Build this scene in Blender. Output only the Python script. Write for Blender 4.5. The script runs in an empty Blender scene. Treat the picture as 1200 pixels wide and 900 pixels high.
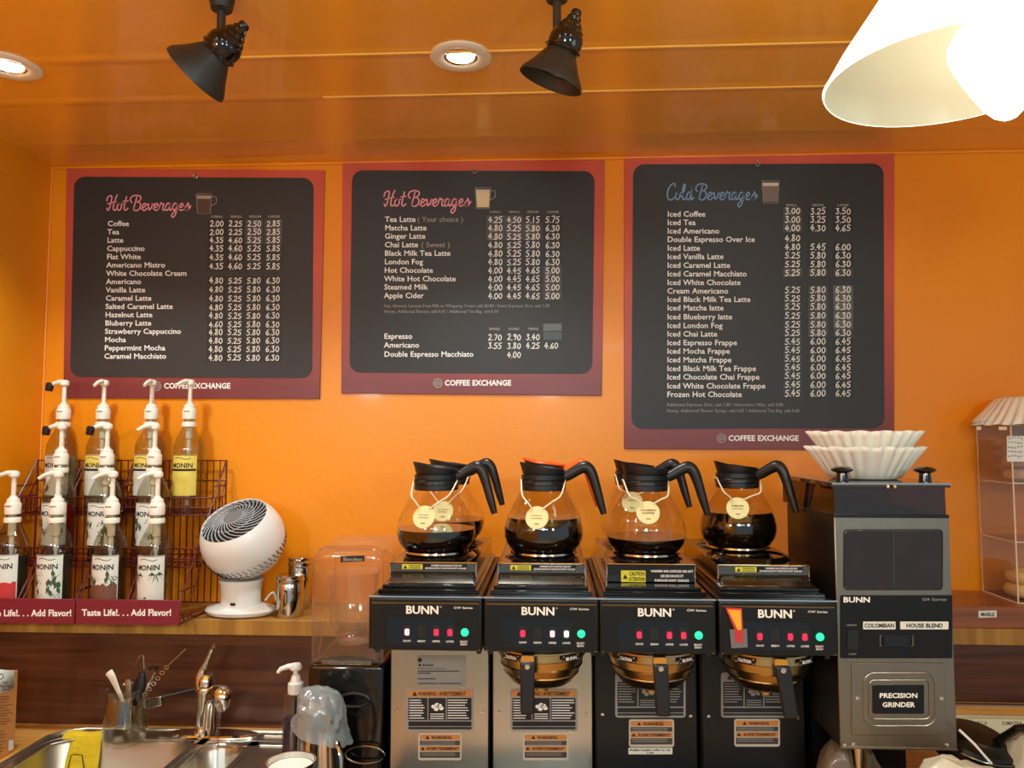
import bpy, math, random
from mathutils import Vector, Matrix, Euler
R = math.radians
random.seed(7)
scene = bpy.context.scene
COL = scene.collection
# ------------------------------------------------------------------ camera
CAMZ = 1.63
cam_d = bpy.data.cameras.new('camera'); cam = bpy.data.objects.new('camera', cam_d); COL.objects.link(cam)
cam.location = (0, 0, CAMZ); cam.rotation_euler = (R(93.81), 0, R(2.86))
cam_d.sensor_width = 36; cam_d.lens = 27; cam_d.clip_start = .02
scene.camera = cam
# ------------------------------------------------------------------ world, lights, exposure
w = bpy.data.worlds.new('world'); scene.world = w; w.use_nodes = True
w.node_tree.nodes['Background'].inputs[0].default_value = (.50, .60, .66, 1)
w.node_tree.nodes['Background'].inputs[1].default_value = .52
scene.view_settings.view_transform = 'Standard'; scene.view_settings.look = 'None'
scene.view_settings.gamma = 1; scene.view_settings.use_curve_mapping = False
scene.view_settings.exposure = 0.53
def area(name, loc, size, power, col=(.77, .95, 1), sy=None, rot=(0, 0, 0)):
    d = bpy.data.lights.new(name, 'AREA'); d.energy = power; d.color = col
    d.shape = 'RECTANGLE'; d.size = size; d.size_y = sy or size
    o = bpy.data.objects.new(name, d); o.location = loc; o.rotation_euler = rot; COL.objects.link(o); return o
area('unseen_area_fill', (0, -2.2, 2.36), 1.6, 30, sy=.3)  # unseen fill light added behind the camera, no known fixture
def lamp(loc, power, r=.09, col=(.77, .95, 1)):
    d = bpy.data.lights.new('unseen_point_fill', 'POINT'); d.energy = power; d.color = col; d.shadow_soft_size = r
    o = bpy.data.objects.new('unseen_point_fill', d); o.location = loc; COL.objects.link(o); return o
for lx in (-1.1, .0, 1.1): lamp((lx, -.45, 1.95), 19)  # unseen point fills added behind the camera to brighten wall and ceiling
def spot(loc, power, ang, col=(.84, .97, 1), blend=.6):
    d = bpy.data.lights.new('downlight_beam', 'SPOT'); d.energy = power; d.spot_size = R(ang); d.spot_blend = blend
    d.color = col; d.shadow_soft_size = .035
    o = bpy.data.objects.new('downlight_beam', d); o.location = loc; COL.objects.link(o); return o
# ------------------------------------------------------------------ unprojection: point of the plane y=Y seen at pixel
RM = cam.rotation_euler.to_matrix()
def U(px, py, Y):
    d = RM @ Vector(((px-600)/900, -(py-450)/900, -1))
    t = Y / d.y
    return Vector((d.x*t, Y, CAMZ + d.z*t))
def UZ(px, py, Z):       # same for a horizontal plane z=Z
    d = RM @ Vector(((px-600)/900, -(py-450)/900, -1)); t = (Z-CAMZ)/d.z
    return Vector((d.x*t, d.y*t, Z))
# ------------------------------------------------------------------ materials
def srgb(c):
    return tuple(((v/255)/12.92 if v/255 <= .04045 else ((v/255+.055)/1.055)**2.4) for v in c) + (1,)
MATS = {}
def mat(name, col, rough=.5, metal=0, var=.12, scale=30, bump=0, bscale=None, emit=None, es=0, stretch=(1, 1, 1), coat=0, spec=.5, rvar=0):
    if name in MATS: return MATS[name]
    m = bpy.data.materials.new(name); m.use_nodes = True; nt = m.node_tree; b = nt.nodes['Principled BSDF']
    c = srgb(col)
    tc = nt.nodes.new('ShaderNodeTexCoord'); mp = nt.nodes.new('ShaderNodeMapping'); mp.inputs['Scale'].default_value = stretch
    nt.links.new(tc.outputs['Object'], mp.inputs[0])
    nz = nt.nodes.new('ShaderNodeTexNoise'); nz.inputs['Scale'].default_value = scale; nz.inputs['Detail'].default_value = 4
    nt.links.new(mp.outputs[0], nz.inputs['Vector'])
    mx = nt.nodes.new('ShaderNodeMix'); mx.data_type = 'RGBA'
    mx.inputs['A'].default_value = tuple(v*(1-var) for v in c[:3]) + (1,)
    mx.inputs['B'].default_value = tuple(min(1, v*(1+var)) for v in c[:3]) + (1,)
    nt.links.new(nz.outputs['Fac'], mx.inputs['Factor']); nt.links.new(mx.outputs['Result'], b.inputs['Base Color'])
    b.inputs['Roughness'].default_value = rough; b.inputs['Metallic'].default_value = metal
    b.inputs['Coat Weight'].default_value = coat; b.inputs['Coat Roughness'].default_value = .08
    b.inputs['Specular IOR Level'].default_value = spec
    if rvar:
        mr = nt.nodes.new('ShaderNodeMapRange'); mr.inputs['To Min'].default_value = max(.02, rough-rvar); mr.inputs['To Max'].default_value = rough+rvar
        nt.links.new(nz.outputs['Fac'], mr.inputs['Value']); nt.links.new(mr.outputs[0], b.inputs['Roughness'])
    if bump:
        n2 = nt.nodes.new('ShaderNodeTexNoise'); n2.inputs['Scale'].default_value = bscale or scale; n2.inputs['Detail'].default_value = 3
        nt.links.new(mp.outputs[0], n2.inputs['Vector'])
        bp = nt.nodes.new('ShaderNodeBump'); bp.inputs['Strength'].default_value = bump; bp.inputs['Distance'].default_value = .01
        nt.links.new(n2.outputs['Fac'], bp.inputs['Height']); nt.links.new(bp.outputs[0], b.inputs['Normal'])
    if emit:
        b.inputs['Emission Color'].default_value = srgb(emit); b.inputs['Emission Strength'].default_value = es
    MATS[name] = m; return m
def wood(name, c1, c2, scale=1.0, axis='X', rough=.4, coat=0.0):
    m = bpy.data.materials.new(name); m.use_nodes = True; nt = m.node_tree; b = nt.nodes['Principled BSDF']
    tc = nt.nodes.new('ShaderNodeTexCoord'); mp = nt.nodes.new('ShaderNodeMapping')
    mp.inputs['Scale'].default_value = {'X': (1.2*scale, 14*scale, 22*scale), 'Z': (16*scale, 14*scale, 1.2*scale)}[axis]
    nt.links.new(tc.outputs['Object'], mp.inputs[0])
    nz = nt.nodes.new('ShaderNodeTexNoise'); nz.inputs['Scale'].default_value = 2.2; nz.inputs['Detail'].default_value = 8; nz.inputs['Distortion'].default_value = .9
    nt.links.new(mp.outputs[0], nz.inputs['Vector'])
    cr = nt.nodes.new('ShaderNodeValToRGB'); cr.color_ramp.elements[0].position = .32; cr.color_ramp.elements[1].position = .7
    cr.color_ramp.elements[0].color = srgb(c1); cr.color_ramp.elements[1].color = srgb(c2)
    nt.links.new(nz.outputs['Fac'], cr.inputs[0]); nt.links.new(cr.outputs[0], b.inputs['Base Color'])
    b.inputs['Roughness'].default_value = rough; b.inputs['Coat Weight'].default_value = coat; b.inputs['Coat Roughness'].default_value = .15
    bp = nt.nodes.new('ShaderNodeBump'); bp.inputs['Strength'].default_value = .08; bp.inputs['Distance'].default_value = .004
    nt.links.new(nz.outputs['Fac'], bp.inputs['Height']); nt.links.new(bp.outputs[0], b.inputs['Normal'])
    MATS[name] = m; return m
def thinglass(name, tint, rough=.02, f=.06, edge=.75, haze=0.0, hcol=(200, 200, 200)):
    """thin clear sheet: transparent with fresnel-like gloss, optional milky share"""
    m = bpy.data.materials.new(name); m.use_nodes = True; nt = m.node_tree; nt.nodes.clear()
    out = nt.nodes.new('ShaderNodeOutputMaterial'); tr = nt.nodes.new('ShaderNodeBsdfTransparent'); gl = nt.nodes.new('ShaderNodeBsdfGlossy')
    tr.inputs[0].default_value = srgb(tint); gl.inputs['Roughness'].default_value = rough; gl.inputs[0].default_value = (.95, .95, .95, 1)
    lw = nt.nodes.new('ShaderNodeLayerWeight'); lw.inputs['Blend'].default_value = .35
    pw = nt.nodes.new('ShaderNodeMath'); pw.operation = 'POWER'; pw.inputs[1].default_value = 2.5
    nt.links.new(lw.outputs['Facing'], pw.inputs[0])
    mr = nt.nodes.new('ShaderNodeMapRange'); mr.inputs['To Min'].default_value = f; mr.inputs['To Max'].default_value = edge
    nt.links.new(pw.outputs[0], mr.inputs['Value'])
    mx = nt.nodes.new('ShaderNodeMixShader'); nt.links.new(mr.outputs[0], mx.inputs[0]); nt.links.new(tr.outputs[0], mx.inputs[1]); nt.links.new(gl.outputs[0], mx.inputs[2])
    last = mx
    tc = nt.nodes.new('ShaderNodeTexCoord'); nz = nt.nodes.new('ShaderNodeTexNoise'); nz.inputs['Scale'].default_value = 25
    nt.links.new(tc.outputs['Object'], nz.inputs['Vector'])
    bp = nt.nodes.new('ShaderNodeBump'); bp.inputs['Strength'].default_value = .05; bp.inputs['Distance'].default_value = .01
    nt.links.new(nz.outputs['Fac'], bp.inputs['Height']); nt.links.new(bp.outputs[0], gl.inputs['Normal'])
    if haze:
        df = nt.nodes.new('ShaderNodeBsdfDiffuse'); df.inputs[0].default_value = srgb(hcol)
        m2 = nt.nodes.new('ShaderNodeMixShader'); m2.inputs[0].default_value = haze
        nt.links.new(mx.outputs[0], m2.inputs[1]); nt.links.new(df.outputs[0], m2.inputs[2]); last = m2
    nt.links.new(last.outputs[0], out.inputs[0]); MATS[name] = m; return m

ORANGE = mat('orange_wall_paint', (237, 142, 8), .36, var=.06, scale=3, bump=.05, bscale=60, coat=.1)
CEIL = mat('orange_ceiling_gloss', (238, 164, 48), .24, var=.08, scale=2.2, bump=.08, bscale=1.6, stretch=(.5, 2.5, 1), coat=.5)
BACKSPLASH = wood('walnut_laminate', (60, 31, 19), (100, 56, 34), .8, 'X', .32, .3)
OAK = wood('oak_counter', (186, 124, 48), (222, 166, 84), 1.0, 'X', .38, .3)
OAK2 = wood('oak_ledge_edge', (150, 104, 40), (186, 138, 58), .8, 'Z', .45)
REDWOOD = wood('reddish_board', (112, 56, 26), (160, 90, 46), .7, 'X', .35, .3)
STEEL = mat('brushed_steel', (178, 172, 156), .24, 1, var=.05, scale=4, stretch=(8, 1, .4), bump=.02, bscale=3)
STEEL2 = mat('polished_steel', (200, 198, 190), .12, 1, var=.05, scale=12, bump=.06, bscale=10)
GSTEEL = mat('grinder_steel', (150, 140, 124), .3, 1, var=.07, scale=16, stretch=(6, 1, 1), bump=.04, bscale=7)
SINKST = mat('sink_steel', (190, 186, 172), .33, 1, var=.08, scale=10, bump=.06, bscale=9)
CHROME = mat('chrome', (225, 225, 220), .05, 1, var=.03)
GOLDST = mat('warm_steel_basket', (184, 168, 128), .24, 1, var=.12, scale=9, bump=.1, bscale=14)
BLACKM = mat('black_satin_metal', (13, 13, 12), .34, var=.2, scale=40, bump=.02, spec=.4)
BLACKG = mat('black_gloss', (8, 8, 8), .1, var=.2, coat=.3)
BLACKP = mat('black_plastic', (20, 20, 21), .38, var=.2, scale=50)
PANELB = mat('black_front_panel', (15, 17, 16), .35, spec=.35, var=.15, scale=30)
DARKST = mat('dark_reflective_steel', (118, 114, 104), .22, 1, var=.1, scale=9)
WHITEP = mat('white_plastic', (236, 236, 230), .3, var=.03, coat=.2)
CREAMP = mat('cream_pump_plastic', (238, 228, 208), .35, var=.04)
GREYP = mat('grey_plastic', (112, 112, 112), .4, var=.08)
BOARD = mat('chalkboard_print', (44, 44, 42), .5, var=.12, scale=5)
WHITE = mat('white_print', (250, 248, 240), .5, var=.03, spec=.2)
CHALK = mat('chalk_marker', (242, 240, 228), .6, var=.1, scale=200, spec=.1)
NOTE = mat('small_grey_print', (165, 162, 150), .6, var=.08, spec=.1)
PINK = mat('pink_script_print', (244, 156, 166), .5, var=.06)
BLUE = mat('blue_script_print', (120, 158, 190), .5, var=.06)
STK_D = mat('dark_price_sticker', (28, 28, 27), .4, var=.15)
STK_L = mat('grey_price_sticker', (92, 95, 90), .35, var=.15, scale=90)
STK_M = mat('mid_price_sticker', (62, 63, 60), .35, var=.15, scale=90)
RACK = mat('oxblood_wire_coating', (92, 16, 18), .35, var=.12, coat=.2)
SIGN = mat('burgundy_sign', (124, 28, 46), .45, var=.08)
LBLW = mat('label_paper', (228, 230, 218), .55, var=.04)
LBLY = mat('yellow_label_paper', (232, 208, 92), .55, var=.06)
INK = mat('black_ink', (24, 22, 24), .6, var=.1)
REDI = mat('red_ink', (198, 48, 44), .6, var=.15)
GRNI = mat('green_ink', (52, 84, 56), .6, var=.25, scale=120)
BRNI = mat('brown_ink', (120, 74, 52), .6, var=.25, scale=120)
YELW = mat('caution_yellow', (226, 218, 40), .5, var=.05)
ORGL = mat('warning_orange', (206, 134, 62), .5, var=.1)
GREYL = mat('grey_label_print', (150, 148, 140), .5, var=.1)
COFFEE = mat('black_coffee', (14, 7, 4), .05, var=.1, coat=.5)
GLASS = thinglass('clear_glass', (252, 250, 246), .02, .05, .6)
BGLASS = thinglass('bottle_glass', (226, 228, 218), .02, .06, .55)
ACRYL = thinglass('clear_acrylic', (247, 243, 240), .03, .05, .4, .025, (230, 222, 212))
CLEARBOX = thinglass('clear_polycarbonate', (246, 243, 240), .04, .07, .6, .03, (220, 214, 206))
SMOKE = thinglass('smoked_plastic', (128, 88, 58), .05, .08, .4, .05, (120, 80, 50))
BAGM = thinglass('plastic_bag_film', (214, 222, 224), .22, .16, .55, .30, (196, 208, 208))
BAGW = mat('pale_plastic_bag', (206, 204, 180), .3, var=.12, scale=14, bump=.4, bscale=30, coat=.3)
BAGG = mat('grey_brown_bag', (112, 98, 78), .4, var=.12, scale=14, bump=.4, bscale=30, coat=.2)
PAPER = mat('filter_paper', (238, 236, 220), .8, var=.03, scale=60, bump=.05)
ORGP = mat('orange_handle_plastic', (240, 92, 20), .35, var=.05)
TAGC = mat('cream_tag_plastic', (226, 218, 158), .4, var=.05)
CORD = mat('cream_cord', (232, 220, 186), .7, var=.1, scale=200)
BREAD = mat('bagel_crust', (226, 184, 116), .6, var=.2, scale=30, bump=.1)
WRAP = mat('wrapped_pastry', (214, 176, 140), .35, var=.18, scale=18, bump=.4, bscale=30)
LAMPB = mat('dark_bronze_enamel', (44, 41, 34), .45, var=.15)
SHADE = mat('opal_lamp_shade', (248, 240, 214), .5, var=.03, emit=(255, 246, 220), es=1.6)
BULB = mat('lit_bulb', (255, 255, 255), .4, var=0, emit=(255, 248, 232), es=5)
LED = mat('lit_downlight', (255, 255, 255), .4, var=0, emit=(255, 250, 238), es=14)
TRIMW = mat('downlight_ring', (226, 214, 190), .35, var=.04)
REDL = mat('red_switch_light', (230, 30, 60), .4, var=.05, emit=(255, 30, 70), es=.8)
PNKL = mat('pink_switch_light', (255, 190, 200), .4, var=.05, emit=(255, 170, 190), es=.8)
WHTL = mat('white_switch_light', (255, 235, 225), .4, var=.05, emit=(255, 232, 225), es=.9)
GRNL = mat('green_ready_light', (30, 220, 150), .4, var=.05, emit=(20, 225, 140), es=1.2)
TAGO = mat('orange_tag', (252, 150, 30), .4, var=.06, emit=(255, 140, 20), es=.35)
SPONGE = mat('yellow_cloth', (232, 200, 32), .85, var=.1, scale=40, bump=.3, bscale=80)
SOAP = mat('dark_blue_soap', (22, 20, 52), .12, var=.1, coat=.4)
CARTON = mat('orange_carton', (206, 138, 74), .55, var=.06)
FOAM = mat('milk_foam', (240, 240, 228), .5, var=.04)
WATER = thinglass('water_stream', (235, 240, 245), .02, .15, .8)
FLOORM = mat('floor_tile', (186, 172, 146), .5, var=.2, scale=5)
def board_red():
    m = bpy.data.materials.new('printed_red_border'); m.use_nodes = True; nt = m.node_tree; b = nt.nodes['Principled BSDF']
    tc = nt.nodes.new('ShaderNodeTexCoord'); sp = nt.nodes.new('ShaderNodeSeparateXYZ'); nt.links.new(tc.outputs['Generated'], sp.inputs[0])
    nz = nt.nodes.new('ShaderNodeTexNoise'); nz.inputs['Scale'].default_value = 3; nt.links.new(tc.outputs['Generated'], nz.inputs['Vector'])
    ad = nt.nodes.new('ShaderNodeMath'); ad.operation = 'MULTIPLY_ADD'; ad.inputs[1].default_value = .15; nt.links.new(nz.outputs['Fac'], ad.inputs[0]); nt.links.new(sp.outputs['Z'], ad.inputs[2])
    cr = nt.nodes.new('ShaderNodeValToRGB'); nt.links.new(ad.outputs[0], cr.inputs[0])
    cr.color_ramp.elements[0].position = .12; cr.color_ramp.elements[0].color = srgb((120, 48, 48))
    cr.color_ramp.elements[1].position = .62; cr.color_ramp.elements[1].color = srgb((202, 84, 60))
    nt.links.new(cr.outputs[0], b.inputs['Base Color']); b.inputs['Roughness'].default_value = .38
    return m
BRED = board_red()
# ------------------------------------------------------------------ mesh builder
class M:
    def __init__(s): s.v = []; s.f = []; s.T = None
    def add(s, vs, fs):
        n = len(s.v)
        for p in vs:
            p = Vector(p); s.v.append(s.T @ p if s.T else p)
        s.f += [tuple(i+n for i in f) for f in fs]; return s
    def box(s, x0, x1, y0, y1, z0, z1):
        return s.add([(x0,y0,z0),(x1,y0,z0),(x1,y1,z0),(x0,y1,z0),(x0,y0,z1),(x1,y0,z1),(x1,y1,z1),(x0,y1,z1)],
                     [(0,3,2,1),(4,5,6,7),(0,1,5,4),(1,2,6,5),(2,3,7,6),(3,0,4,7)])
    def hexa(s, b, t):
        return s.add(list(b)+list(t), [(3,2,1,0),(4,5,6,7),(0,1,5,4),(1,2,6,5),(2,3,7,6),(3,0,4,7)])
    def prism(s, pts, d):            # pts: outline (Vectors) ; d: extrusion vector
        n = len(pts); d = Vector(d)
        return s.add([Vector(p) for p in pts]+[Vector(p)+d for p in pts],
                     [tuple(range(n-1,-1,-1)), tuple(range(n,2*n))]+[(i,(i+1)%n,n+(i+1)%n,n+i) for i in range(n)])
    def poly(s, pts): return s.add(pts, [tuple(range(len(pts)))])
    def lathe(s, prof, c=(0,0,0), n=32, mod=None, cap0=False, cap1=False, sx=1, sy=1, a0=0, a1=2*math.pi):
        full = abs(a1-a0-2*math.pi) < 1e-6; k = n if full else n+1
        vs = []
        for j,(r,z) in enumerate(prof):
            for i in range(k):
                a = a0+(a1-a0)*i/n; rr = r if not mod else mod(r, z, a, j)
                vs.append((c[0]+rr*math.cos(a)*sx, c[1]+rr*math.sin(a)*sy, c[2]+z))
        fs = []
        for j in range(len(prof)-1):
            for i in range(n):
                i2 = (i+1)%k if full else i+1
                fs.append((j*k+i, j*k+i2, (j+1)*k+i2, (j+1)*k+i))
        if cap0: fs.append(tuple(range(k-1,-1,-1)))
        if cap1: fs.append(tuple((len(prof)-1)*k+i for i in range(k)))
        return s.add(vs, fs)
    def tube(s, pts, r, n=8, cap=True, flat=1.0, up=None):
        pts = [Vector(p) for p in pts]; m = len(pts)
        rs = r if isinstance(r,(list,tuple)) else [r]*m
        vs = []; prev = None
        for i,p in enumerate(pts):
            t = (pts[min(i+1,m-1)]-pts[max(i-1,0)]).normalized()
            if up is not None: a = (Vector(up)-t*Vector(up).dot(t))
            elif prev is None: a = t.cross(Vector((0,0,1))) if abs(t.z) < .9 else t.cross(Vector((1,0,0)))
            else: a = prev-t*prev.dot(t)
            a.normalize(); prev = a; b = t.cross(a)
            for k in range(n):
                an = 2*math.pi*k/n; vs.append(p+(a*math.cos(an)+b*math.sin(an)*flat)*rs[i])
        fs = [(i*n+k, i*n+(k+1)%n, (i+1)*n+(k+1)%n, (i+1)*n+k) for i in range(m-1) for k in range(n)]
        if cap: fs += [tuple(range(n-1,-1,-1)), tuple((m-1)*n+k for k in range(n))]
        return s.add(vs, fs)
    def sphere(s, c, r, n=16, sc=(1,1,1)):
        pr = [(r*math.sin(math.pi*j/(n//2)), -r*math.cos(math.pi*j/(n//2))) for j in range(n//2+1)]
        vs = []; k = n
        for (q,z) in pr:
            for i in range(k): a = 2*math.pi*i/k; vs.append((c[0]+q*math.cos(a)*sc[0], c[1]+q*math.sin(a)*sc[1], c[2]+z*sc[2]))
        return s.add(vs, [(j*k+i, j*k+(i+1)%k, (j+1)*k+(i+1)%k, (j+1)*k+i) for j in range(len(pr)-1) for i in range(k)])
def spline(P, n=5, closed=False):
    P = [Vector(p) for p in P]; out = []
    m = len(P)
    for i in range(m-1):
        a,b,c,d = P[max(i-1,0)],P[i],P[i+1],P[min(i+2,m-1)]
        for k in range(n):
            t = k/n; out.append(.5*((2*b)+(c-a)*t+(2*a-5*b+4*c-d)*t*t+(3*b-a-3*c+d)*t**3))
    out.append(P[-1]); return out
ORG = {}
def obj(name, m, material, parent=None, loc=None, bev=0, angle=35, bseg=2, solid=0, sub=0):
    org = ORG[parent] if parent is not None else Vector(loc if loc is not None else (0,0,0))
    me = bpy.data.meshes.new(name); me.from_pydata([tuple(v-org) for v in m.v], [], m.f); me.update()
    me.materials.append(material)
    me.polygons.foreach_set('use_smooth', [True]*len(me.polygons)); me.set_sharp_from_angle(angle=R(angle))
    o = bpy.data.objects.new(name, me); COL.objects.link(o); ORG[o] = org
    if parent is not None: o.parent = parent
    else: o.location = org
    if solid: md = o.modifiers.new('thick','SOLIDIFY'); md.thickness = solid; md.offset = 0
    if bev: md = o.modifiers.new('bevel','BEVEL'); md.width = bev; md.segments = bseg; md.limit_method = 'ANGLE'; md.angle_limit = R(40)
    if sub: md = o.modifiers.new('sub','SUBSURF'); md.levels = sub; md.render_levels = sub
    return o
def tag(o, label=None, cat=None, group=None, kind=None):
    if label: o['label'] = label
    if cat: o['category'] = cat
    if group: o['group'] = group
    if kind: o['kind'] = kind
    return o
def thing(name, label, cat, loc=(0,0,0), group=None):
    o = bpy.data.objects.new(name, None); o.empty_display_size = .05; COL.objects.link(o); o.location = loc; ORG[o] = Vector(loc)
    return tag(o, label, cat, group)
def struct(name, m, material, **k): return tag(obj(name, m, material, **k), kind='structure')
def copy_tree(o, loc=None, rz=None, label=None, group=None, parent=None):
    c = o.copy(); COL.objects.link(c); ORG[c] = Vector((0,0,0))
    if parent is not None: c.parent = parent
    if loc is not None: c.location = loc
    if rz is not None: c.rotation_euler.z = rz
    if label: c['label'] = label
    if group: c['group'] = group
    for ch in list(o.children): copy_tree(ch, parent=c)
    return c
def B(x0,x1,y0,y1,z0,z1): return M().box(x0,x1,y0,y1,z0,z1)
# ------------------------------------------------------------------ lettering
CH = "ABCDEFGHIJKLMNOPQRSTUVWXYZabcdefghijklmnopqrstuvwxyz0123456789!.,:()/&$-"
GL = {}
def load_glyphs(off, key):
    objs = []
    for c in CH:
        for s_ in (c, 'H'+c+'H'):
            cu = bpy.data.curves.new('g','FONT'); cu.body = s_; cu.size = 1; cu.resolution_u = 2; cu.offset = off
            o = bpy.data.objects.new('g', cu); COL.objects.link(o); objs.append((c, s_, o))
    cu = bpy.data.curves.new('g','FONT'); cu.body = 'HH'; cu.offset = off; oh = bpy.data.objects.new('g', cu); COL.objects.link(oh)
    bpy.context.view_layer.update(); dg = bpy.context.evaluated_depsgraph_get()
    def ext(o):
        me = o.evaluated_get(dg).to_mesh(); v = [tuple(x.co) for x in me.vertices]; f = [tuple(p.vertices) for p in me.polygons]; return v, f
    hv,_ = ext(oh); hh = max(p[0] for p in hv)-min(p[0] for p in hv)
    G = {}
    for i in range(0, len(objs), 2):
        c = objs[i][0]; v,f = ext(objs[i][2]); v2,_ = ext(objs[i+1][2])
        tot = max(p[0] for p in v2)-min(p[0] for p in v2); G[c] = ([(p[0],p[1]) for p in v], f, tot-hh)
    G['cap'] = max(p[1] for p in G['H'][0])
    for _,_,o in objs: cu = o.data; bpy.data.objects.remove(o); bpy.data.curves.remove(cu)
    cu = oh.data; bpy.data.objects.remove(oh); bpy.data.curves.remove(cu)
    GL[key] = G
load_glyphs(0.0,'n'); load_glyphs(.028,'b')
def text(m, s, x, y, h, fn, width=None, key='n', slant=0, align='l', track=0):
    """x,y in the units of fn (y down), cap height h; width: fit to this length"""
    G = GL[key]; sc = h/G['cap']
    adv = [G[c][2]+track if c in G else .3 for c in s]; tot = sum(adv)*sc
    kx = width/tot if width else 1
    if align == 'c': x -= tot*kx/2
    for c,a in zip(s, adv):
        if c in G:
            v,f,_ = G[c]; m.add([fn(x+(p[0]+slant*p[1])*sc*kx, y-p[1]*sc) for p in v], f)
        x += a*sc*kx
    return m
def px_fn(Y): return lambda u,v: U(u,v,Y)
def stroke(m, pts, w, fn, n=4):
    P = spline([Vector((p[0],p[1],0)) for p in pts], n) if n > 1 else [Vector((p[0],p[1],0)) for p in pts]
    vs = []; k = len(P)
    for i,p in enumerate(P):
        t = (P[min(i+1,k-1)]-P[max(i-1,0)]); t = t.normalized() if t.length > 1e-9 else Vector((1,0,0)); nn = Vector((-t.y,t.x,0))*w/2
        e = Vector((0,0,0))
        if i == 0: e = -t*w*.35
        if i == k-1: e = t*w*.35
        vs += [fn(*(p+nn+e)[:2]), fn(*(p-nn+e)[:2])]
    m.add(vs, [(2*i,2*i+1,2*i+3,2*i+2) for i in range(k-1)])
DIG = {'0':[[(.3,1),(.08,.75),(.06,.3),(.28,0),(.52,.3),(.5,.75),(.3,1)]],
 '1':[[(.3,1),(.28,0)]], '2':[[(.05,.8),(.25,1),(.5,.78),(.38,.45),(.05,.03),(.3,.04),(.56,.03)]],
 '3':[[(.08,.93),(.45,.95),(.24,.58),(.5,.34),(.32,.0),(.03,.1)]],
 '4':[[(.33,1),(.15,.65),(.03,.36),(.3,.37),(.58,.4)],[(.4,.68),(.34,0)]],
 '5':[[(.54,.98),(.15,.96)],[(.15,.96),(.1,.58),(.4,.56),(.48,.25),(.28,.0),(.02,.08)]],
 '6':[[(.45,1),(.14,.62),(.08,.2),(.3,0),(.52,.2),(.36,.46),(.1,.3)]],
 '7':[[(.05,.96),(.52,.96),(.22,0)]],
 '8':[[(.45,.85),(.25,1),(.09,.8),(.3,.52),(.5,.24),(.28,0),(.06,.2),(.28,.52),(.47,.8)]],
 '9':[[(.5,.85),(.28,1),(.08,.78),(.25,.55),(.5,.75),(.45,.3),(.32,0)]],
 '.':[[(.06,.0),(.1,.05)]]}
def price(m, s, cx, cy, h, fn, w, rnd):
    wid = {'.':.26}; adv = .72
    tot = sum(wid.get(c, adv) for c in s); sc = h; k = w/(tot*sc); x = cx-w/2
    for c in s:
        dy = rnd.uniform(-.05,.05)*h; a = rnd.uniform(.9,1.06)
        for st in DIG[c]:
            pts = [(x+(p[0]*.98+.05+.06*p[1])*sc*k, cy+h/2-p[1]*sc*a+dy) for p in st]
            stroke(m, pts, h*.15, fn, 3)
        x += wid.get(c, adv)*sc*k
SCR = {'H':([[(-.05,.62),(.0,.82),(.18,.95),(.3,.9),(.26,.6),(.12,.1),(.0,.0),(-.04,.14)],[(.68,1),(.5,.6),(.4,.15),(.48,0),(.6,.08)],[(.02,.42),(.3,.5),(.62,.56)]],.62),
 'o':([[(.3,.45),(.12,.38),(.05,.15),(.16,0),(.32,.12),(.36,.35),(.26,.46),(.2,.42)],[(.34,.4),(.46,.42)]],.46),
 't':([[(.26,.9),(.14,.45),(.08,.12),(.18,0),(.36,.14)],[(.02,.58),(.36,.62)]],.34),
 'B':([[(.0,.5),(-.12,.68),(.0,.9),(.3,.98),(.6,.9),(.6,.7),(.4,.56),(.26,.54)],[(.42,.56),(.6,.4),(.52,.1),(.28,-.02),(.1,.08)],[(.34,.86),(.2,.4),(.1,.04)]],.66),
 'C':([[(.6,.8),(.58,.96),(.42,.98),(.16,.7),(.06,.3),(.16,.02),(.4,.02),(.62,.2)]],.58),
 'e':([[(-.02,.1),(.2,.22),(.32,.36),(.22,.46),(.08,.3),(.08,.06),(.22,0),(.42,.14)]],.4),
 'v':([[(0,.36),(.08,.44),(.12,.2),(.16,.02),(.34,.24),(.36,.46),(.4,.36),(.5,.4)]],.44),
 'r':([[(-.02,.1),(.14,.5),(.2,.42),(.34,.42),(.26,.14),(.34,0),(.46,.12)]],.4),
 'a':([[(.36,.4),(.2,.46),(.06,.2),(.12,0),(.28,.12),(.4,.46),(.34,.12),(.4,0),(.54,.14)]],.5),
 'g':([[(.36,.4),(.2,.46),(.06,.2),(.14,.02),(.3,.14),(.4,.46),(.28,-.2),(.1,-.44),(-.02,-.34),(.14,-.12),(.5,.14)]],.48),
 's':([[(-.02,.1),(.2,.36),(.26,.5),(.32,.24),(.26,.0),(.06,.04)],[(.1,.02),(.3,.04),(.46,.3)]],.36),
 'l':([[(-.02,.2),(.2,.6),(.24,.96),(.12,.8),(.06,.2),(.14,0),(.34,.14)]],.3),
 'd':([[(.34,.4),(.18,.46),(.05,.2),(.12,0),(.28,.14),(.46,.98),(.36,.2),(.4,0),(.54,.14)]],.5), ' ':([],.3)}
def script(m, s, x0, base, h, x1, fn, w):
    tot = sum(SCR[c][1] for c in s); k = (x1-x0)/tot; x = x0
    for c in s:
        st,a = SCR[c]
        for q in st: stroke(m, [(x+p[0]*k, base-p[1]*h) for p in q], w, fn, 5)
        x += a*k
def rrect(x0,y0,x1,y1,r,fn,n=5):
    pts = []
    for cx,cy,a0 in ((x1-r,y0+r,-90),(x1-r,y1-r,0),(x0+r,y1-r,90),(x0+r,y0+r,180)):
        for i in range(n+1):
            a = R(a0+90*i/n); pts.append(fn(cx+r*math.cos(a), cy+r*math.sin(a)))
    return pts
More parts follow.
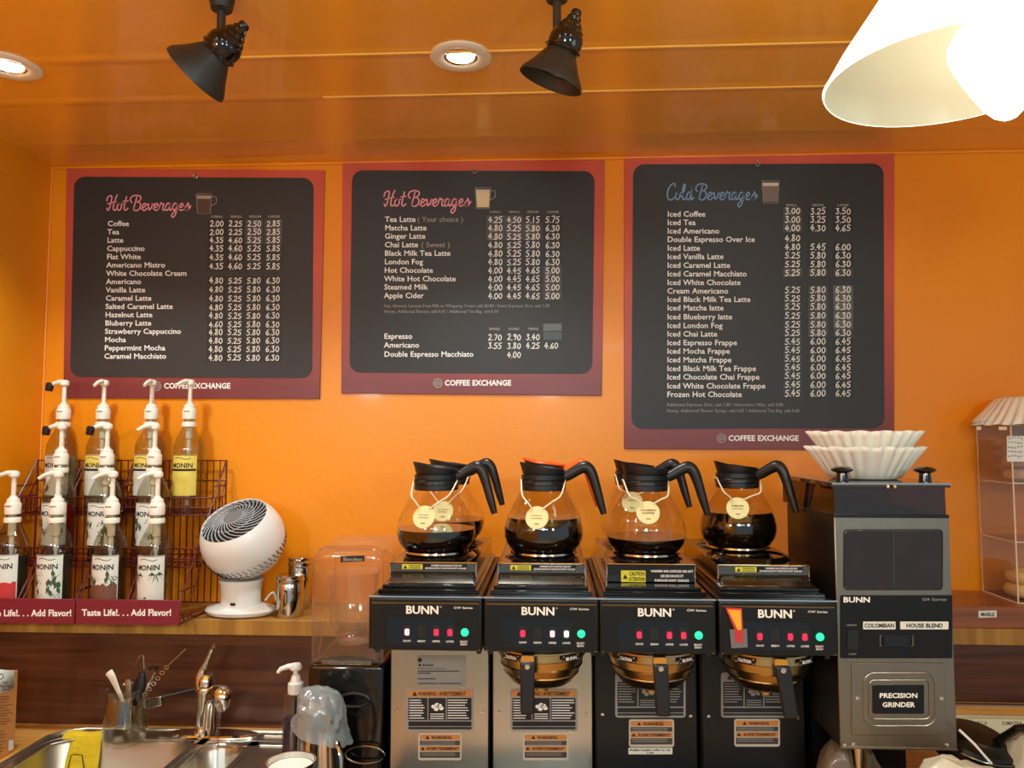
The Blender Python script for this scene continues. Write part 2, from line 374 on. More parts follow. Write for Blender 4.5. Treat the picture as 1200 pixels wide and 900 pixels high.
# ================================================================== SETTING
WY = 2.10; CZ = U(600,186,WY).z; TOPZ = CAMZ-.727; LX = U(53,400,WY).x
LEDZ = CAMZ-.456; LEDB = U(300,745,1.90).z
struct('wall_back', B(LX-.1, 2.6, WY, WY+.1, 0, CZ+.1), ORANGE)
struct('wall_left', B(LX-.1, LX, -3.2, WY, 0, CZ+.1), ORANGE)
struct('wall_lower', B(LX, 2.6, 1.93, WY, TOPZ, LEDB), BACKSPLASH)
struct('floor', B(LX-.1, 2.6, -3.2, WY, -.05, 0), FLOORM)
# ceiling slab with shallow rounded seams running along the wall
cm = M(); ys = [-3.2]; 
seams = [(UZ(600,58,CZ).y,.0022),(UZ(600,108,CZ).y,.0022),(UZ(250,166,CZ).y,.0012)]
for yc,hh in sorted(seams): ys += [yc-.028+.056*i/10 for i in range(11)]
ys += [WY+.05]
def cz(y):
    z = CZ
    for yc,hh in seams:
        d = abs(y-yc)/.028
        if d < 1: z -= hh*(.5+.5*math.cos(math.pi*d))
    return z
vs = []
for y in ys: vs += [(LX-.1,y,cz(y)),(2.6,y,cz(y))]
n = len(ys); vs += [(LX-.1,y,CZ+.1) for y in (ys[0],ys[-1])]+[(2.6,y,CZ+.1) for y in (ys[0],ys[-1])]
cm.add(vs, [(2*i,2*i+2,2*i+3,2*i+1) for i in range(n-1)]+[(2*n,2*n+2,2*n+3,2*n+1)])
struct('ceiling', cm, CEIL)
CEIL_GLARE = mat('painted_ceiling_glare', (255, 196, 84), .25, var=.1, scale=4, stretch=(1,1,1), coat=.3)  # glare on the glossy ceiling, painted as a paler yellow-orange
for k_,(yc,hh) in enumerate(seams[:2]): struct('trim_%d' % (5+k_), M().tube([(U(270,60,yc).x if k_ == 0 else U(380,60,yc).x,yc,CZ-hh),(U(1010,60,yc).x,yc,CZ-hh)], .0042, 8, flat=.5, up=(0,1,0)), CEIL_GLARE)  # thin pale strips standing in for two glare streaks, not real trim
struct('trim_1', M().tube([(LX,WY-.002,CZ-.004),(2.6,WY-.002,CZ-.004)], .005, 8), ORANGE)
struct('trim_2', M().tube([(LX+.001,WY-.001,CZ),(LX+.001,WY-.001,LEDZ)], .0035, 8), ORANGE)
struct('trim_3', B(LX, 2.6, 1.90, WY, LEDB, LEDZ), OAK2, bev=.002)          # oak ledge
RLZ = U(1150,711,1.90).z
struct('trim_4', B(U(700,711,1.9).x, 2.6, 1.902, WY, LEDZ, RLZ), REDWOOD, bev=.002)
SX0 = -1.215; SX1 = U(352,862,1.80).x; SBK = 1.90
# worktop with a hole for the sink
wt = thing('worktop', 'oak worktop running under the sink and the coffee machines', 'worktop', (0,1.6,TOPZ-.04))
for a in ((LX+.021,SX0+.012,1.05,1.93),(SX1-.012,2.6,1.05,1.93),(SX0+.012,SX1-.012,1.05,1.30),(SX0+.012,SX1-.012,SBK-.012,1.93)):
    obj('board', B(a[0],a[1],a[2],a[3],TOPZ-.04,TOPZ), OAK, wt)
obj('cabinet_front', B(LX+.021,2.6,1.08,1.10,.0,TOPZ-.04), BACKSPLASH, wt)
# ================================================================== SINK
sk = thing('sink', 'stainless steel double sink under the tap', 'sink', ((SX0+SX1)/2,1.6,TOPZ-.2))
def bowl(x0,x1,y0,y1,r,dep,z):
    m = M(); rings = []
    for (ins,dz) in ((-.004,.001),(0,-.002),(.006,-.012),(.012,-dep*.8),(.03,-dep*.97),(.06,-dep)):
        rings.append([Vector((p[0],p[1],z+dz)) for p in rrect(x0+ins,y0+ins,x1-ins,y1-ins,max(r-ins*.3,.01),lambda u,v:(u,v,0),6)])
    k = len(rings[0]); vs = [p for q in rings for p in q]
    fs = [(j*k+i,(j+1)*k+i,(j+1)*k+(i+1)%k,j*k+(i+1)%k) for j in range(len(rings)-1) for i in range(k)]
    fs.append(tuple((len(rings)-1)*k+i for i in range(k))); return m.add(vs,fs), rings[0]
DZ = TOPZ+.004
b1x = (SX0+.02, U(214,885,1.75).x); b2x = (U(219,885,1.75).x, U(283,885,1.75).x)
by1 = 1.843; by2 = 1.815
m1,_ = bowl(b1x[0],b1x[1],1.36,by1,.07,.17,DZ); m2,_ = bowl(b2x[0],b2x[1],1.36,by2,.06,.17,DZ)
obj('left_bowl', m1, SINKST, sk, angle=60); obj('right_bowl', m2, SINKST, sk, angle=60)
dk = M()
dk.box(SX0+.03,SX1,by1-.004,SBK,DZ-.006,DZ)                     # rear deck
dk.box(b1x[1]-.012,b2x[0]+.012,1.36,by1,DZ-.006,DZ-.0005)       # divider
dk.box(b2x[1]-.012,SX1,1.30,by1,DZ-.006,DZ-.0005)               # drainer
dk.box(b2x[0]-.012,b2x[1]+.012,by2-.004,by1,DZ-.006,DZ-.0005)
dk.box(SX0+.0,SX0+.04,1.33,1.83,DZ-.006,DZ-.0005)
dk.prism([(SX0,1.83,DZ-.006),(SX0+.04,1.80,DZ-.006),(SX0+.09,by1,DZ-.006),(SX0+.09,SBK,DZ-.006),(SX0+.05,SBK-.004,DZ-.006),(SX0+.018,SBK-.03,DZ-.006)],(0,0,.0055))
obj('rim_deck', dk, SINKST, sk, bev=.0015)
rd = M()
rd.tube([(b2x[1]+.01,1.865,DZ),(SX1-.004,1.865,DZ),(SX1-.004,1.34,DZ)],.004,8)
rd.tube([(b2x[1]+.02,1.81,DZ),(SX1-.03,1.81,DZ),(SX1-.03,1.34,DZ)],.003,8)
rd.tube([(SX0+.004,1.33,DZ),(SX0+.004,1.84,DZ),(SX0+.03,SBK-.02,DZ),(SX0+.07,SBK-.003,DZ),(SX1,SBK-.003,DZ)],.0035,8)
obj('raised_edge', rd, SINKST, sk)
# ================================================================== DOWNLIGHTS
def downlight(px, py, label, power):
    c = UZ(px,py,CZ); t = thing('downlight', label, 'ceiling light', tuple(c), 'recessed ceiling downlights')
    r = .063
    obj('trim_ring', M().lathe([(r*.52,-.001),(r*.56,-.003),(r*.6,-.004),(r*.9,-.006),(r,-.003),(r,.004)], c, 48), TRIMW, t)
    obj('reflector', M().lathe([(r*.53,-.003),(r*.5,-.0015),(r*.44,-.001)], c, 40), CHROME, t)
    obj('lamp', M().lathe([(.0001,-.006),(r*.25,-.005),(r*.45,-.0012)], c, 32), LED, t)
    spot((c.x,c.y,c.z-.012), power, 125)
downlight(540,66,'round recessed downlight between the two black spotlights',24)
downlight(10,77,'round recessed downlight cut by the left edge of the photo',24)
# ================================================================== SPOTLIGHTS
def spotlight(rimc, tip, Y, stemx, label, lens):
    a = U(*rimc,Y+.009); b = U(*tip,Y-.012); ax = (b-a).normalized(); L = (b-a).length
    Rm = ax.to_track_quat('Z','Y').to_matrix().to_4x4(); T = Matrix.Translation(a) @ Rm
    sx = U(*stemx,Y)
    t = thing('spotlight', label, 'lamp', (sx.x,Y,CZ-.01), 'black ceiling spotlights')
    r = lens; m = M(); m.T = T
    m.lathe([(r*.9,.012),(r*.97,.003),(r*1.0,0),(r*.98,.006),(r*.74,L*.2),(r*.5,L*.38),(r*.42,L*.44)],n=40)
    obj('shade', m, LAMPB, t)
    m = M(); m.T = T
    m.lathe([(r*.42,L*.42),(r*.5,L*.43),(r*.53,L*.46),(r*.5,L*.48),(r*.52,L*.52),(r*.52,L*.6),(r*.45,L*.68),(r*.42,L*.69),(r*.43,L*.71),(r*.36,L*.76),(r*.32,L*.77),(r*.33,L*.79),(r*.25,L*.84),(r*.22,L*.85),(r*.23,L*.88),(r*.16,L*.92),(r*.17,L*.95),(r*.13,L*.99),(.0005,L)],n=32)
    obj('socket', m, BLACKG, t)
    m = M(); m.T = T
    for k in range(12):
        an = k*math.pi/6
        m.sphere((r*.53*math.cos(an),r*.53*math.sin(an),L*.46),.0022,6)
    obj('rivets', m, BLACKP, t)
    p1 = a.lerp(b,.62)
    m = M().tube([(sx.x,Y+.03,CZ-.002),(sx.x,Y+.03,sx.z),(sx.x,Y+.012,sx.z-.012)],.0075,10)
    obj('stem', m, LAMPB, t)
    m = M().lathe([(.0001,-.025),(.018,-.02),(.022,0),(.022,.003)],(sx.x,Y+.03,CZ-.004),24)
    obj('ceiling_rose', m, LAMPB, t)
    m = M(); m.T = T; m.lathe([(.0005,.012),(r*.4,.014)],n=24); obj('lens', m, BLACKG, t)
spotlight((229,88),(289,27),1.25,(250,34),'black cone spotlight above the left menu board, aimed down left',.058)
spotlight((645,96),(677,11),1.25,(653,32),'black cone spotlight above the middle menu board, nearly upright',.0555)
# ================================================================== PENDANT
pc = U(1114,92,.99)
pt = thing('pendant_lamp', 'lit white cone pendant lamp at the upper right', 'lamp', (pc.x,.99,CZ))
m = M().lathe([(.152,-.002),(.154,.002),(.150,.008),(.13,.043),(.055,.155),(.028,.17),(.02,.18)],pc,56)
shd = obj('shade', m, SHADE, pt)
obj('shade_lining', M().lathe([(.1515,-.0015),(.147,.008),(.127,.042),(.052,.152),(.02,.168)],pc,56), mat('shade_lining',(186,182,158),.6,var=.03), shd)
m = M().tube([pc+Vector((0,0,.16)),(pc.x,pc.y,CZ)],.004,8); obj('cord', m, BLACKP, pt)
m = M().lathe([(.0001,-.03),(.04,-.02),(.05,0)],(pc.x,pc.y,CZ-.002),24); obj('ceiling_rose', m, WHITEP, pt)
bc = U(1170,86,.985)
m = M(); m.T = Matrix.Translation(bc) @ Matrix.Rotation(R(-12),4,'Y')
m.lathe([(.0005,-.062),(.008,-.0605),(.017,-.054),(.026,-.04),(.034,-.02),(.041,0),(.047,.02),(.05,.035),(.048,.05),(.036,.066),(.018,.08)],n=32); obj('bulb', m, BULB, pt)
m = M(); m.tube([bc+Vector((-.012,0,.078)),(pc.x+.02,pc.y,pc.z+.15)],.015,12); obj('lamp_holder', m, WHITEP, pt)
# ================================================================== MENU BOARDS
BY = WY-.006
def bil(c):
    c = [Vector((p[0],p[1],0)) for p in c]
    def f(u,v): return (c[0]*(1-u)+c[1]*u)*(1-v)+(c[3]*(1-u)+c[2]*u)*v
    return f
class Board: pass
def board(label, outer, inner, clip, logo, ltxt, title):
    fo = bil(outer); fi = bil(inner)
    c = U(*fo(.5,1)[:2],WY-.003)
    t = thing('menu_board', label, 'menu board', tuple(c), 'wall menu boards')
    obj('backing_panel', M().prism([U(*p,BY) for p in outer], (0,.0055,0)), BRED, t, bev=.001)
    cr = .045
    W = inner[1][0]-inner[0][0]; H = inner[3][1]-inner[0][1]; asp = W/H
    pts = []
    for cx,cy,a0 in ((1-cr,cr*asp,-90),(1-cr,1-cr*asp,0),(cr,1-cr*asp,90),(cr,cr*asp,180)):
        for i in range(7):
            a = R(a0+90*i/6); q = fi(cx+cr*math.cos(a),cy+cr*asp*math.sin(a)); pts.append(U(q.x,q.y,BY-.0016))
    obj('black_panel', M().prism(pts,(0,.0015,0)), BOARD, t)
    cp = U(*clip,BY-.002); m = M()
    m.tube([cp+Vector((.0055*math.cos(a*math.pi/6),-.001,.0055*math.sin(a*math.pi/6))) for a in range(13)],.0013,6)
    m.box(cp.x-.002,cp.x+.002,BY-.004,BY,cp.z+.004,cp.z+.012); obj('hanging_ring', m, STEEL, t)
    f2 = px_fn(BY-.0006); m = M(); text(m,'COFFEE EXCHANGE',ltxt[0],ltxt[1]+3.2,6.4,f2,ltxt[2]-ltxt[0],'b'); obj('footer_lettering', m, WHITE, t)
    m = M(); rr = 5.0; lx,ly = logo
    for k in range(9):
        a = k*2*math.pi/9+.2; stroke(m,[(lx+rr*math.cos(a),ly+rr*math.sin(a)),(lx+rr*math.cos(a+.42),ly+rr*math.sin(a+.42))],1.3,f2,1)
    for q in ([(-3,-1),(0,-3),(3,-1)],[(-3,2),(0,.2),(3,2.4)],[(-1,4),(1,-2)],[(-3.5,.5),(-1,-1.5)],[(1.5,1),(3.6,.2)]):
        stroke(m,[(lx+a,ly+b) for a,b in q],.9,f2,1)
    obj('footer_emblem', m, GREYL, t)
    b = Board(); b.t = t; b.f = px_fn(BY-.0022); b.fs = px_fn(BY-.0030); b.names = M(); b.prices = M(); b.notes = M(); b.heads = M(); b.title = M(); b.n = 0
    b.rnd = random.Random(len(label)); return b
STKM = {}
def sticker(b, cx, cy, w, h, material):
    key = material.name
    if key not in STKM:
        me = bpy.data.meshes.new('price_sticker'); mm = M().box(-.5,.5,-.5,.5,-.5,.5); me.from_pydata([tuple(v) for v in mm.v],[],mm.f); me.materials.append(material); STKM[key] = me
    o = bpy.data.objects.new('price_sticker', STKM[key]); COL.objects.link(o); o.parent = b.t
    p = U(cx,cy,BY-.0020); s = U(cx+1,cy,BY).x-U(cx,cy,BY).x
    o.location = p-ORG[b.t]; o.scale = (w*s,.0008,h*s); o.rotation_euler.y = b.rnd.uniform(-.03,.03)
def lines(b, rows, x0, x1, ref, refw, h=6.0):
    """all names one scale: ref string spans refw pixels"""
    G = GL['n']; tot = sum(G[c][2] if c in G else .3 for c in ref)*h/G['cap']; k = refw/tot
    for s,y in rows:
        tw = sum(G[c][2] if c in G else .3 for c in s)*h/G['cap']*k
        x = x0+(x1-x0)*(y-rows[0][1])/max(1,rows[-1][1]-rows[0][1])
        text(b.names, s, x, y+h*.48, h, b.f, tw, 'n2')
def finish(b, title_m):
    tag(obj('item_names', b.names, WHITE, b.t), kind='stuff'); tag(obj('handwritten_prices', b.prices, CHALK, b.t), kind='stuff')
    tag(obj('column_headings', b.heads, NOTE, b.t), kind='stuff')
    if b.notes.v: tag(obj('small_print', b.notes, NOTE, b.t), kind='stuff')
    obj('script_heading', b.title, title_m, b.t)
GL['n2'] = GL['n']
load_glyphs(.012,'n2')
def cup(b, x0, x1, y0, y1, drink, foam, handle=True):
    m = M(); ly = BY-.0024; f = px_fn(ly)
    m.poly([f(x0+1,y0+ (y1-y0)*.25),f(x0+2.2,y1-1.5),f(x1-2.2,y1-1.5),f(x1-1,y0+(y1-y0)*.25)]); p = obj('cup_picture', m, drink, b.t)
    m = M(); f = px_fn(ly-.0003)
    stroke(m,[(x0,y0+1),(x0+1.6,y1),(x1-1.6,y1),(x1,y0+1),(x0,y0+1)],.8,f,1)
    if handle: stroke(m,[(x1-.5,y0+5),(x1+5,y0+5),(x1+5,y0+12),(x1-1,y0+15)],.8,f,3)
    obj('cup_outline', m, GREYL, p)
    m = M(); m.poly([f(x0+.8,y0+3),f(x0+1.1,y0+7),f(x1-1.1,y0+7),f(x1-.8,y0+3)]); obj('cup_foam', m, foam, p)
MILKP = mat('printed_milk', (222, 200, 150), .5); COFP = mat('printed_coffee', (84, 58, 40), .5); FOAMP = mat('printed_foam', (176, 152, 120), .5); ICEP = mat('printed_iced_coffee', (120, 104, 92), .5); ICEF = mat('printed_ice_top', (206, 190, 168), .5)
# --- board 1
b = board('left menu board headed Hot Beverages, above the syrup bottles',
  [(78,197),(380.5,199.5),(374.5,467.5),(74,466.5)],[(87,207),(367.5,208.5),(365.5,443),(82,441.5)],(229,207),(183.5,452.5),(192,452,270),0)
script(b.title,'Hot Beverages',126,246.5,18,222,b.f,1.45)
N1 = ['Coffee','Tea','Latte','Cappuccino','Flat White','Americano Mistro','White Chocolate Cream','Americano','Vanilla Latte','Caramel Latte','Salted Caramel Latte','Hazelnut Latte','Bluberry Latte','Strawberry Cappuccino','Mocha','Peppermint Mocha','Caramel Macchiato']
lines(b, [(s,262+9.71*i) for i,s in enumerate(N1)],126,122,'Strawberry Cappuccino',89.5)
ys = [262,271.7,281.3,291,301.3,312]+[328.7,339,349.7,360,370,380,389.3,399,409,419]
pr = [['2.00','2.25','2.50','2.85']]*2+[['4.35','4.60','5.25','5.85']]*4+[['4.80','5.25','5.80','6.30']]*10
for i,(y,row) in enumerate(zip(ys,pr)):
    for j,(x,s) in enumerate(zip((254,276,298,320.5),row)):
        if i == 11 and j == 0: s = '4.60'
        x -= (y-262)/160*1.5
        sticker(b,x,y,21,9.6,STK_M if (i < 3 and j > 1) else STK_D); price(b.prices,s,x,y,6.6,b.fs,16.5,b.rnd)
for x,s in zip((254,277,299,321),('X-SMALL','SMALL','MEDIUM','LARGE')): text(b.heads,s,x,255,2.6,b.fs,14,'b',align='c')
cup(b,230,248,226,250,COFP,FOAMP); finish(b,PINK)
# --- board 2
b = board('middle menu board headed Hot Beverages with an espresso list below',
  [(401.5,186.5),(708.5,188),(705,463.5),(400,461)],[(412.5,199.5),(697,200.5),(694,438),(409.5,436.5)],(556,200.5),(513,449),(521,448.5,599),0)
script(b.title,'Hot Beverages',451,241.5,18.5,550,b.f,1.45)
N2 = ['Tea Latte','Matcha Latte','Ginger Latte','Chai Latte','Black Milk Tea Latte','London Fog','Hot Chocolate','White Hot Chocolate','Steamed Milk','Apple Cider']
yy = [257,267,276.7,286.7,296.7,306.7,316.6,326.6,336.3,346.3]
lines(b, list(zip(N2,yy)),451,450,'White Hot Chocolate',84,6.2)
lines(b, [('Espresso',394),('Americano',404.3),('Double Espresso Macchiato',415)],450,450,'Double Espresso Macchiato',105,6.2)
text(b.notes,'( Your choice )',489,260,6,b.f,54); text(b.notes,'( Sweet )',493.5,289.7,6,b.f,34)
text(b.notes,'Soy, Almond, Lactose Free Milk or Whipping Cream add $0.80 / Extra Espresso Shot, add 1.00',450,360,3.4,b.f,194)
text(b.notes,'Honey, Additional Flavour, add 0.65 / Additional Tea Bag, add 0.10',450,366.6,3.4,b.f,134)
pr = [['4.25','4.50','5.15','5.75']]+[['4.80','5.25','5.80','6.30']]*5+[['4.00','4.45','4.65','5.00']]*4
cx2 = (580.5,602.4,624.3,647.5)
for i,(y,row) in enumerate(zip(yy,pr)):
    for j,(x,s) in enumerate(zip(cx2,row)):
        mt = STK_M if (i == 0 and j < 2) or (i in (1,2) and j in (0,1,2)) or (i > 5 and j == 3) else STK_D
        sticker(b,x,y,21.4,9.6,mt); price(b.prices,s,x,y+.3,6.9,b.fs,17,b.rnd)
for y,row in ((395,['2.70','2.90','3.40',None]),(405,['3.55','3.80','4.25','4.60']),(415.5,[None,'4.00',None,None])):
    for x,s in zip((580,602.4,624.5,646),row):
        if s: price(b.prices,s,x,y,6.8,b.fs,16.5,b.rnd)
sticker(b,647.5,383.5,21.5,8.6,STK_L); sticker(b,647.5,393.5,21.5,9.5,STK_M)
for x,s in zip((580.5,603,624.5,648),('X-SMALL','SMALL','MEDIUM','LARGE')): text(b.heads,s,x,249.5,2.6,b.fs,13.5,'b',align='c')
for x,s in zip((579.5,602,624.5),('SINGLE','DOUBLE','TRIPLE')): text(b.heads,s,x,386.6,2.6,b.fs,12.5,'b',align='c')
cup(b,557,575,219,244.5,MILKP,ICEF); finish(b,PINK)
# --- board 3
b = board('large right menu board headed Cold Beverages',
  [(731.5,181),(1048,178),(1048,528),(731.5,526)],[(742,192.5),(1035.5,191.5),(1036.5,502),(740,502.5)],(888,192.5),(845.5,513.5),(853.5,513.3,936),0)
script(b.title,'Cold Beverages',781,234,19,886,b.f,1.45)
N3 = ['Iced Coffee','Iced Tea','Iced Americano','Double Espresso Over Ice','Iced Latte','Iced Vanilla Latte','Iced Caramel Latte','Iced Caramel Macchiato','Iced White Chocolate','Cream Americano','Iced Black Milk Tea Latte','Iced Matcha latte','Iced Blueberry latte','Iced London Fog','Iced Chai Latte','Iced Espresso Frappe','Iced Mocha Frappe','Iced Matcha Frappe','Iced Black Milk Tea Frappe','Iced Chocolate Chai Frappe','Iced White Chocolate Frappe','Frozen Hot Chocolate']
y3 = [250.8,260.7,270.6,280.5,290.7,300.6,310.8,320.8,331,340.9,350.8,360.7,371.2,381.4,391.3,401.5,411.4,421.6,431.8,441.7,452.2,462.1]
lines(b, list(zip(N3,y3)),782,781.5,'Iced White Chocolate Frappe',115.5,6.3)
pr = [['3.00','3.25','3.50']]*2+[['4.00','4.30','4.65'],['4.80',None,None],['4.80','5.45','6.00']]+[['5.25','5.80','6.30']]*3+[[None]*3]+[['5.25','5.80','6.30']]*6+[['5.45','6.00','6.45']]*7
for i,(y,row) in enumerate(zip(y3,pr)):
    y2 = y-3.5 if i < 3 else y-1.5
    for j,(x,s) in enumerate(zip((928.8,958.6,988),row)):
        if not s: continue
        mt = STK_L if (8 < i < 14 and j == 2) else STK_M if (8 < i < 15 and j > 0) or (i < 3 and j == 0) or i == 7 else STK_D
        sticker(b,x,y2,23,9.8,mt); price(b.prices,s,x,y2,7.1,b.fs,18.5,b.rnd)
text(b.notes,'Additional Espresso Shot, add 1.00 / Alternative Milks, add 0.80',781,476,3.6,b.f,137)
text(b.notes,'Honey, Additional Flavour Syrups, add 0.65 / Additional Tea Bag, add 0.65',781,483,3.6,b.f,156)
for x,s in zip((927.5,958.5,988),('SMALL','MEDIUM','LARGE')): text(b.heads,s,x,241.5,2.6,b.fs,13,'b',align='c')
cup(b,893,913,211,238,ICEP,ICEF,False); finish(b,BLUE)
# ================================================================== SYRUP RACKS
RZ = LEDZ+.0015
def rack(x0, x1, label, txt):
    t = thing('syrup_rack', label, 'rack', ((x0+x1)/2,1.95,RZ), 'wire syrup racks')
    f0,bk = 1.832,2.078; tiers = ((0,1.832,1.912),(.12,1.913,1.993),(.24,1.994,2.076)); w = .0023
    xm = (x0+x1)/2
    for i,(dz,ya,yb) in enumerate(tiers):
        m = M(); z = RZ+dz+.004
        m.tube([(x0,ya,z),(x1,ya,z),(x1,yb,z),(x0,yb,z),(x0,ya,z)],w,6)
        for k in range(1,12): x = x0+(x1-x0)*k/12; m.tube([(x,ya,z),(x,yb,z)],w*.7,5)
        obj('tier_floor', m, RACK, t)
        m = M(); hz = .045 if i else .012
        if i:
            for q in (.02,hz): m.tube([(x0,ya,z+q),(x1,ya,z+q)],w,6)
            for k in range(0,17): x = x0+(x1-x0)*k/16; m.tube([(x,ya,z),(x,ya,z+hz)],w*.7,5)
        for X in (x0,x1):
            for q in (hz,.075): m.tube([(X,ya,z+q),(X,yb,z+q)],w*.8,5)
            for k in range(4): m.tube([(X,ya+(yb-ya)*k/4,z),(X,ya+(yb-ya)*k/4,z+hz)],w*.7,5)
        tag(obj('front_rail', m, RACK, t), kind='stuff')
    m = M(); zt = RZ+.385
    m.tube([(x0,bk,RZ+.002),(x0,bk,zt),(x1,bk,zt),(x1,bk,RZ+.002),(x0,bk,RZ+.002)],w*1.2,6)
    for k in range(1,14): x = x0+(x1-x0)*k/14; m.tube([(x,bk,RZ),(x,bk,zt)],w*.7,5)
    for q in (.13,.25,.33): m.tube([(x0,bk,RZ+q),(x1,bk,RZ+q)],w*.8,5)
    obj('back_grid', m, RACK, t)
    for X in (x0,xm-.006,xm+.006,x1):
        m = M().tube([(X,f0,RZ+.05),(X,f0+.001,RZ+.058),(X,bk-.002,zt)],w,6)
        if X in (x0,x1): m.tube([(X,f0,RZ+.002),(X,bk,RZ+.002)],w,6); m.tube([(X,f0+.055,RZ+.05),(X,bk,RZ+.335)],w*.8,6)
        obj('divider_rod', m, RACK, t)
    zs = U(100,702,1.828).z; zb = U(100,731,1.828).z
    s = obj('sign', B(x0-.002,x1+.002,1.824,1.829,zb,zs), SIGN, t, bev=.0008)
    f = px_fn(1.8236); m = M(); text(m,*txt,7.6,f,txt_w,'b'); obj('sign_lettering', m, WHITE, s)
txt_w = 105
rack(U(91,715,1.828).x, U(210,715,1.828).x, 'dark red wire syrup rack beside the white fan', ('Taste Life!. . . Add Flavor!',96,721.5))
rack(LX+.008, U(87.5,715,1.828).x, 'dark red wire syrup rack in the left corner', ('Taste Life!. . . Add Flavor!',-21,722))
# ================================================================== SYRUP BOTTLES
def strip(m, lf, top, bot, n=12):
    us = [-.98+1.96*i/n for i in range(n+1)]
    m.add([lf(u,top(u)) for u in us]+[lf(u,bot(u)) for u in us],[(i,i+n+1,i+n+2,i+1) for i in range(n)])
def bottle(x, y, z, label, lab, cap=None, dirn=180, liquid=None, txt=True):
    t = thing('syrup_bottle', label, 'bottle', (x,y,z), 'pump syrup bottles')
    r = .039; c = (x,y,z)
    prof = [(.0005,.002),(r*.9,.0),(r,.004),(r,.168),(r*.97,.182),(r*.8,.2),(r*.5,.222),(.0148,.238),(.0142,.252),(.017,.254),(.017,.262),(.0145,.264)]
    obj('glass', M().lathe(prof,c,32), BGLASS, t)
    if liquid:
        lp = [(.0005,.004),(r*.86,.003),(r*.94,.007),(r*.94,.15),(.0005,.151)]
        obj('syrup', M().lathe(lp,c,28), liquid, t)
    # wrapped paper label
    a0,a1 = R(-90-58),R(-90+58)
    base = lab[0]; lo,hi = .048,.156
    L = obj('label', M().lathe([(r*1.006,lo),(r*1.012,lo+.001),(r*1.012,hi),(r*1.006,hi)],c,18,a0=a0,a1=a1), base, t)
    def lf(u,v):   # u -1..1 across, v metres from top
        a = R(-90)+u*R(56); return Vector((x+r*1.022*math.cos(a),y+r*1.022*math.sin(a),z+hi-v))
    m = M(); text(m,'MONIN',-.74,.034,.0125,lf,1.5,'b'); stroke(m,[(-.5,.010),(-.2,.007),(.3,.012),(.6,.009)],.0016,lf,3)
    strip(m,lf,lambda u: .001,lambda u: .0022)
    obj('label_lettering', m, INK, L)
    rnd = random.Random(int(x*1000)+int(z*77))
    for material,style in lab[1]:
        m = M()
        if style == 'leaves':
            for k in range(24):
                u = rnd.choice([rnd.uniform(-.9,-.3),rnd.uniform(.2,.9)]); v = rnd.uniform(.044,.102); a = rnd.uniform(0,3.1); l = .012
                du,dv = math.cos(a)*l/.04, math.sin(a)*l; nu,nv = -math.sin(a)*l*.4/.04, math.cos(a)*l*.4
                m.poly([lf(u-du*.9,v-dv*.9),lf(u+nu,v+nv),lf(u+du*.9,v+dv*.9),lf(u-nu,v-nv)])
        elif style == 'palm':
            for (u0,v0) in ((.52,.046),(-.72,.048)):
                for k in range(6):
                    a = R(-20+k*44); m.poly([lf(u0,v0),lf(u0+math.cos(a)*.24,v0+math.sin(a)*.009-.0045),lf(u0+math.cos(a)*.5,v0+math.sin(a)*.013+.007),lf(u0+math.cos(a)*.22,v0+math.sin(a)*.009+.003)])
                stroke(m,[(u0,v0),(u0+.07,.07),(u0+.04,.1)],.0022,lambda u,v: lf(u,v),3)
            m.poly([lf(-.5,.1),lf(-.1,.098),(lf(.3,.094)),lf(-.1,.103)])
        elif style == 'band': strip(m,lf,lambda u: .037,lambda u: .043)
        elif style == 'foot':
            hs = [.070+rnd.uniform(-.006,.004) for _ in range(13)]; strip(m,lf,lambda u: hs[int(round((u+.98)*6))],lambda u: .107)
        elif style == 'lines':
            for k in range(5): stroke(m,[(-.6,.056+k*.008),(rnd.uniform(.1,.7),.056+k*.008)],.0016,lf,1)
        elif style == 'tip': strip(m,lambda u,v: lf(u,v)+Vector((0,.00015,0)),lambda u: .0016,lambda u: .034)
        obj('label_picture', m, material, L)
    # pump
    p = obj('pump_collar', M().lathe([(.0145,.250),(.0182,.252),(.0185,.276),(.0165,.279),(.015,.281),(.0145,.288),(.0085,.293),(.007,.297),(.0005,.297)],c,28), CREAMP, t)
    f = lambda u,v: Vector((x+.0189*math.cos(R(-90)+u),y+.0189*math.sin(R(-90)+u),z+.270-v)); m = M(); text(m,'MONIN',-.42,.0,.0034,f,.85,'b'); obj('collar_lettering', m, INK, p)
    q = obj('pump_tube', M().lathe([(.0058,.292),(.0056,.345)],c,16), CREAMP, t)
    obj('dip_tube', M().lathe([(.0095,.25),(.0092,.20),(.0062,.196),(.006,.165),(.004,.16),(.0035,.02)],c,16), CREAMP, t)
    m = M().lathe([(.015,.232),(.019,.231),(.0195,.240),(.017,.244)],c,20); obj('neck_ring', m, CREAMP, t)
    d = Vector((math.cos(R(dirn)),math.sin(R(dirn)),0)); o = Vector(c)
    hd = M().lathe([(.0065,.340),(.0085,.343),(.0115,.345),(.0122,.353),(.010,.357),(.0005,.358)],c,20)
    ln = .044
    hd.tube([o+d*-.006+Vector((0,0,.352)),o+d*.015+Vector((0,0,.3535)),o+d*.03+Vector((0,0,.349)),o+d*ln+Vector((0,0,.340))],[.0075,.0065,.0052,.0042],12)
    hh = obj('pump_head', hd, CREAMP, t)
    if cap:
        e = o+d*(ln-.004)+Vector((0,0,.341)); mm = M(); mm.T = Matrix.Translation(e) @ Matrix.Rotation(R(8),4,'Y'); mm.lathe([(.0005,-.013),(.008,-.013),(.0098,-.009),(.0098,.008),(.007,.0105),(.0005,.011)],n=10); obj('black_cap', mm, BLACKP, hh)
    return t
W = LBLW; Y_ = LBLY
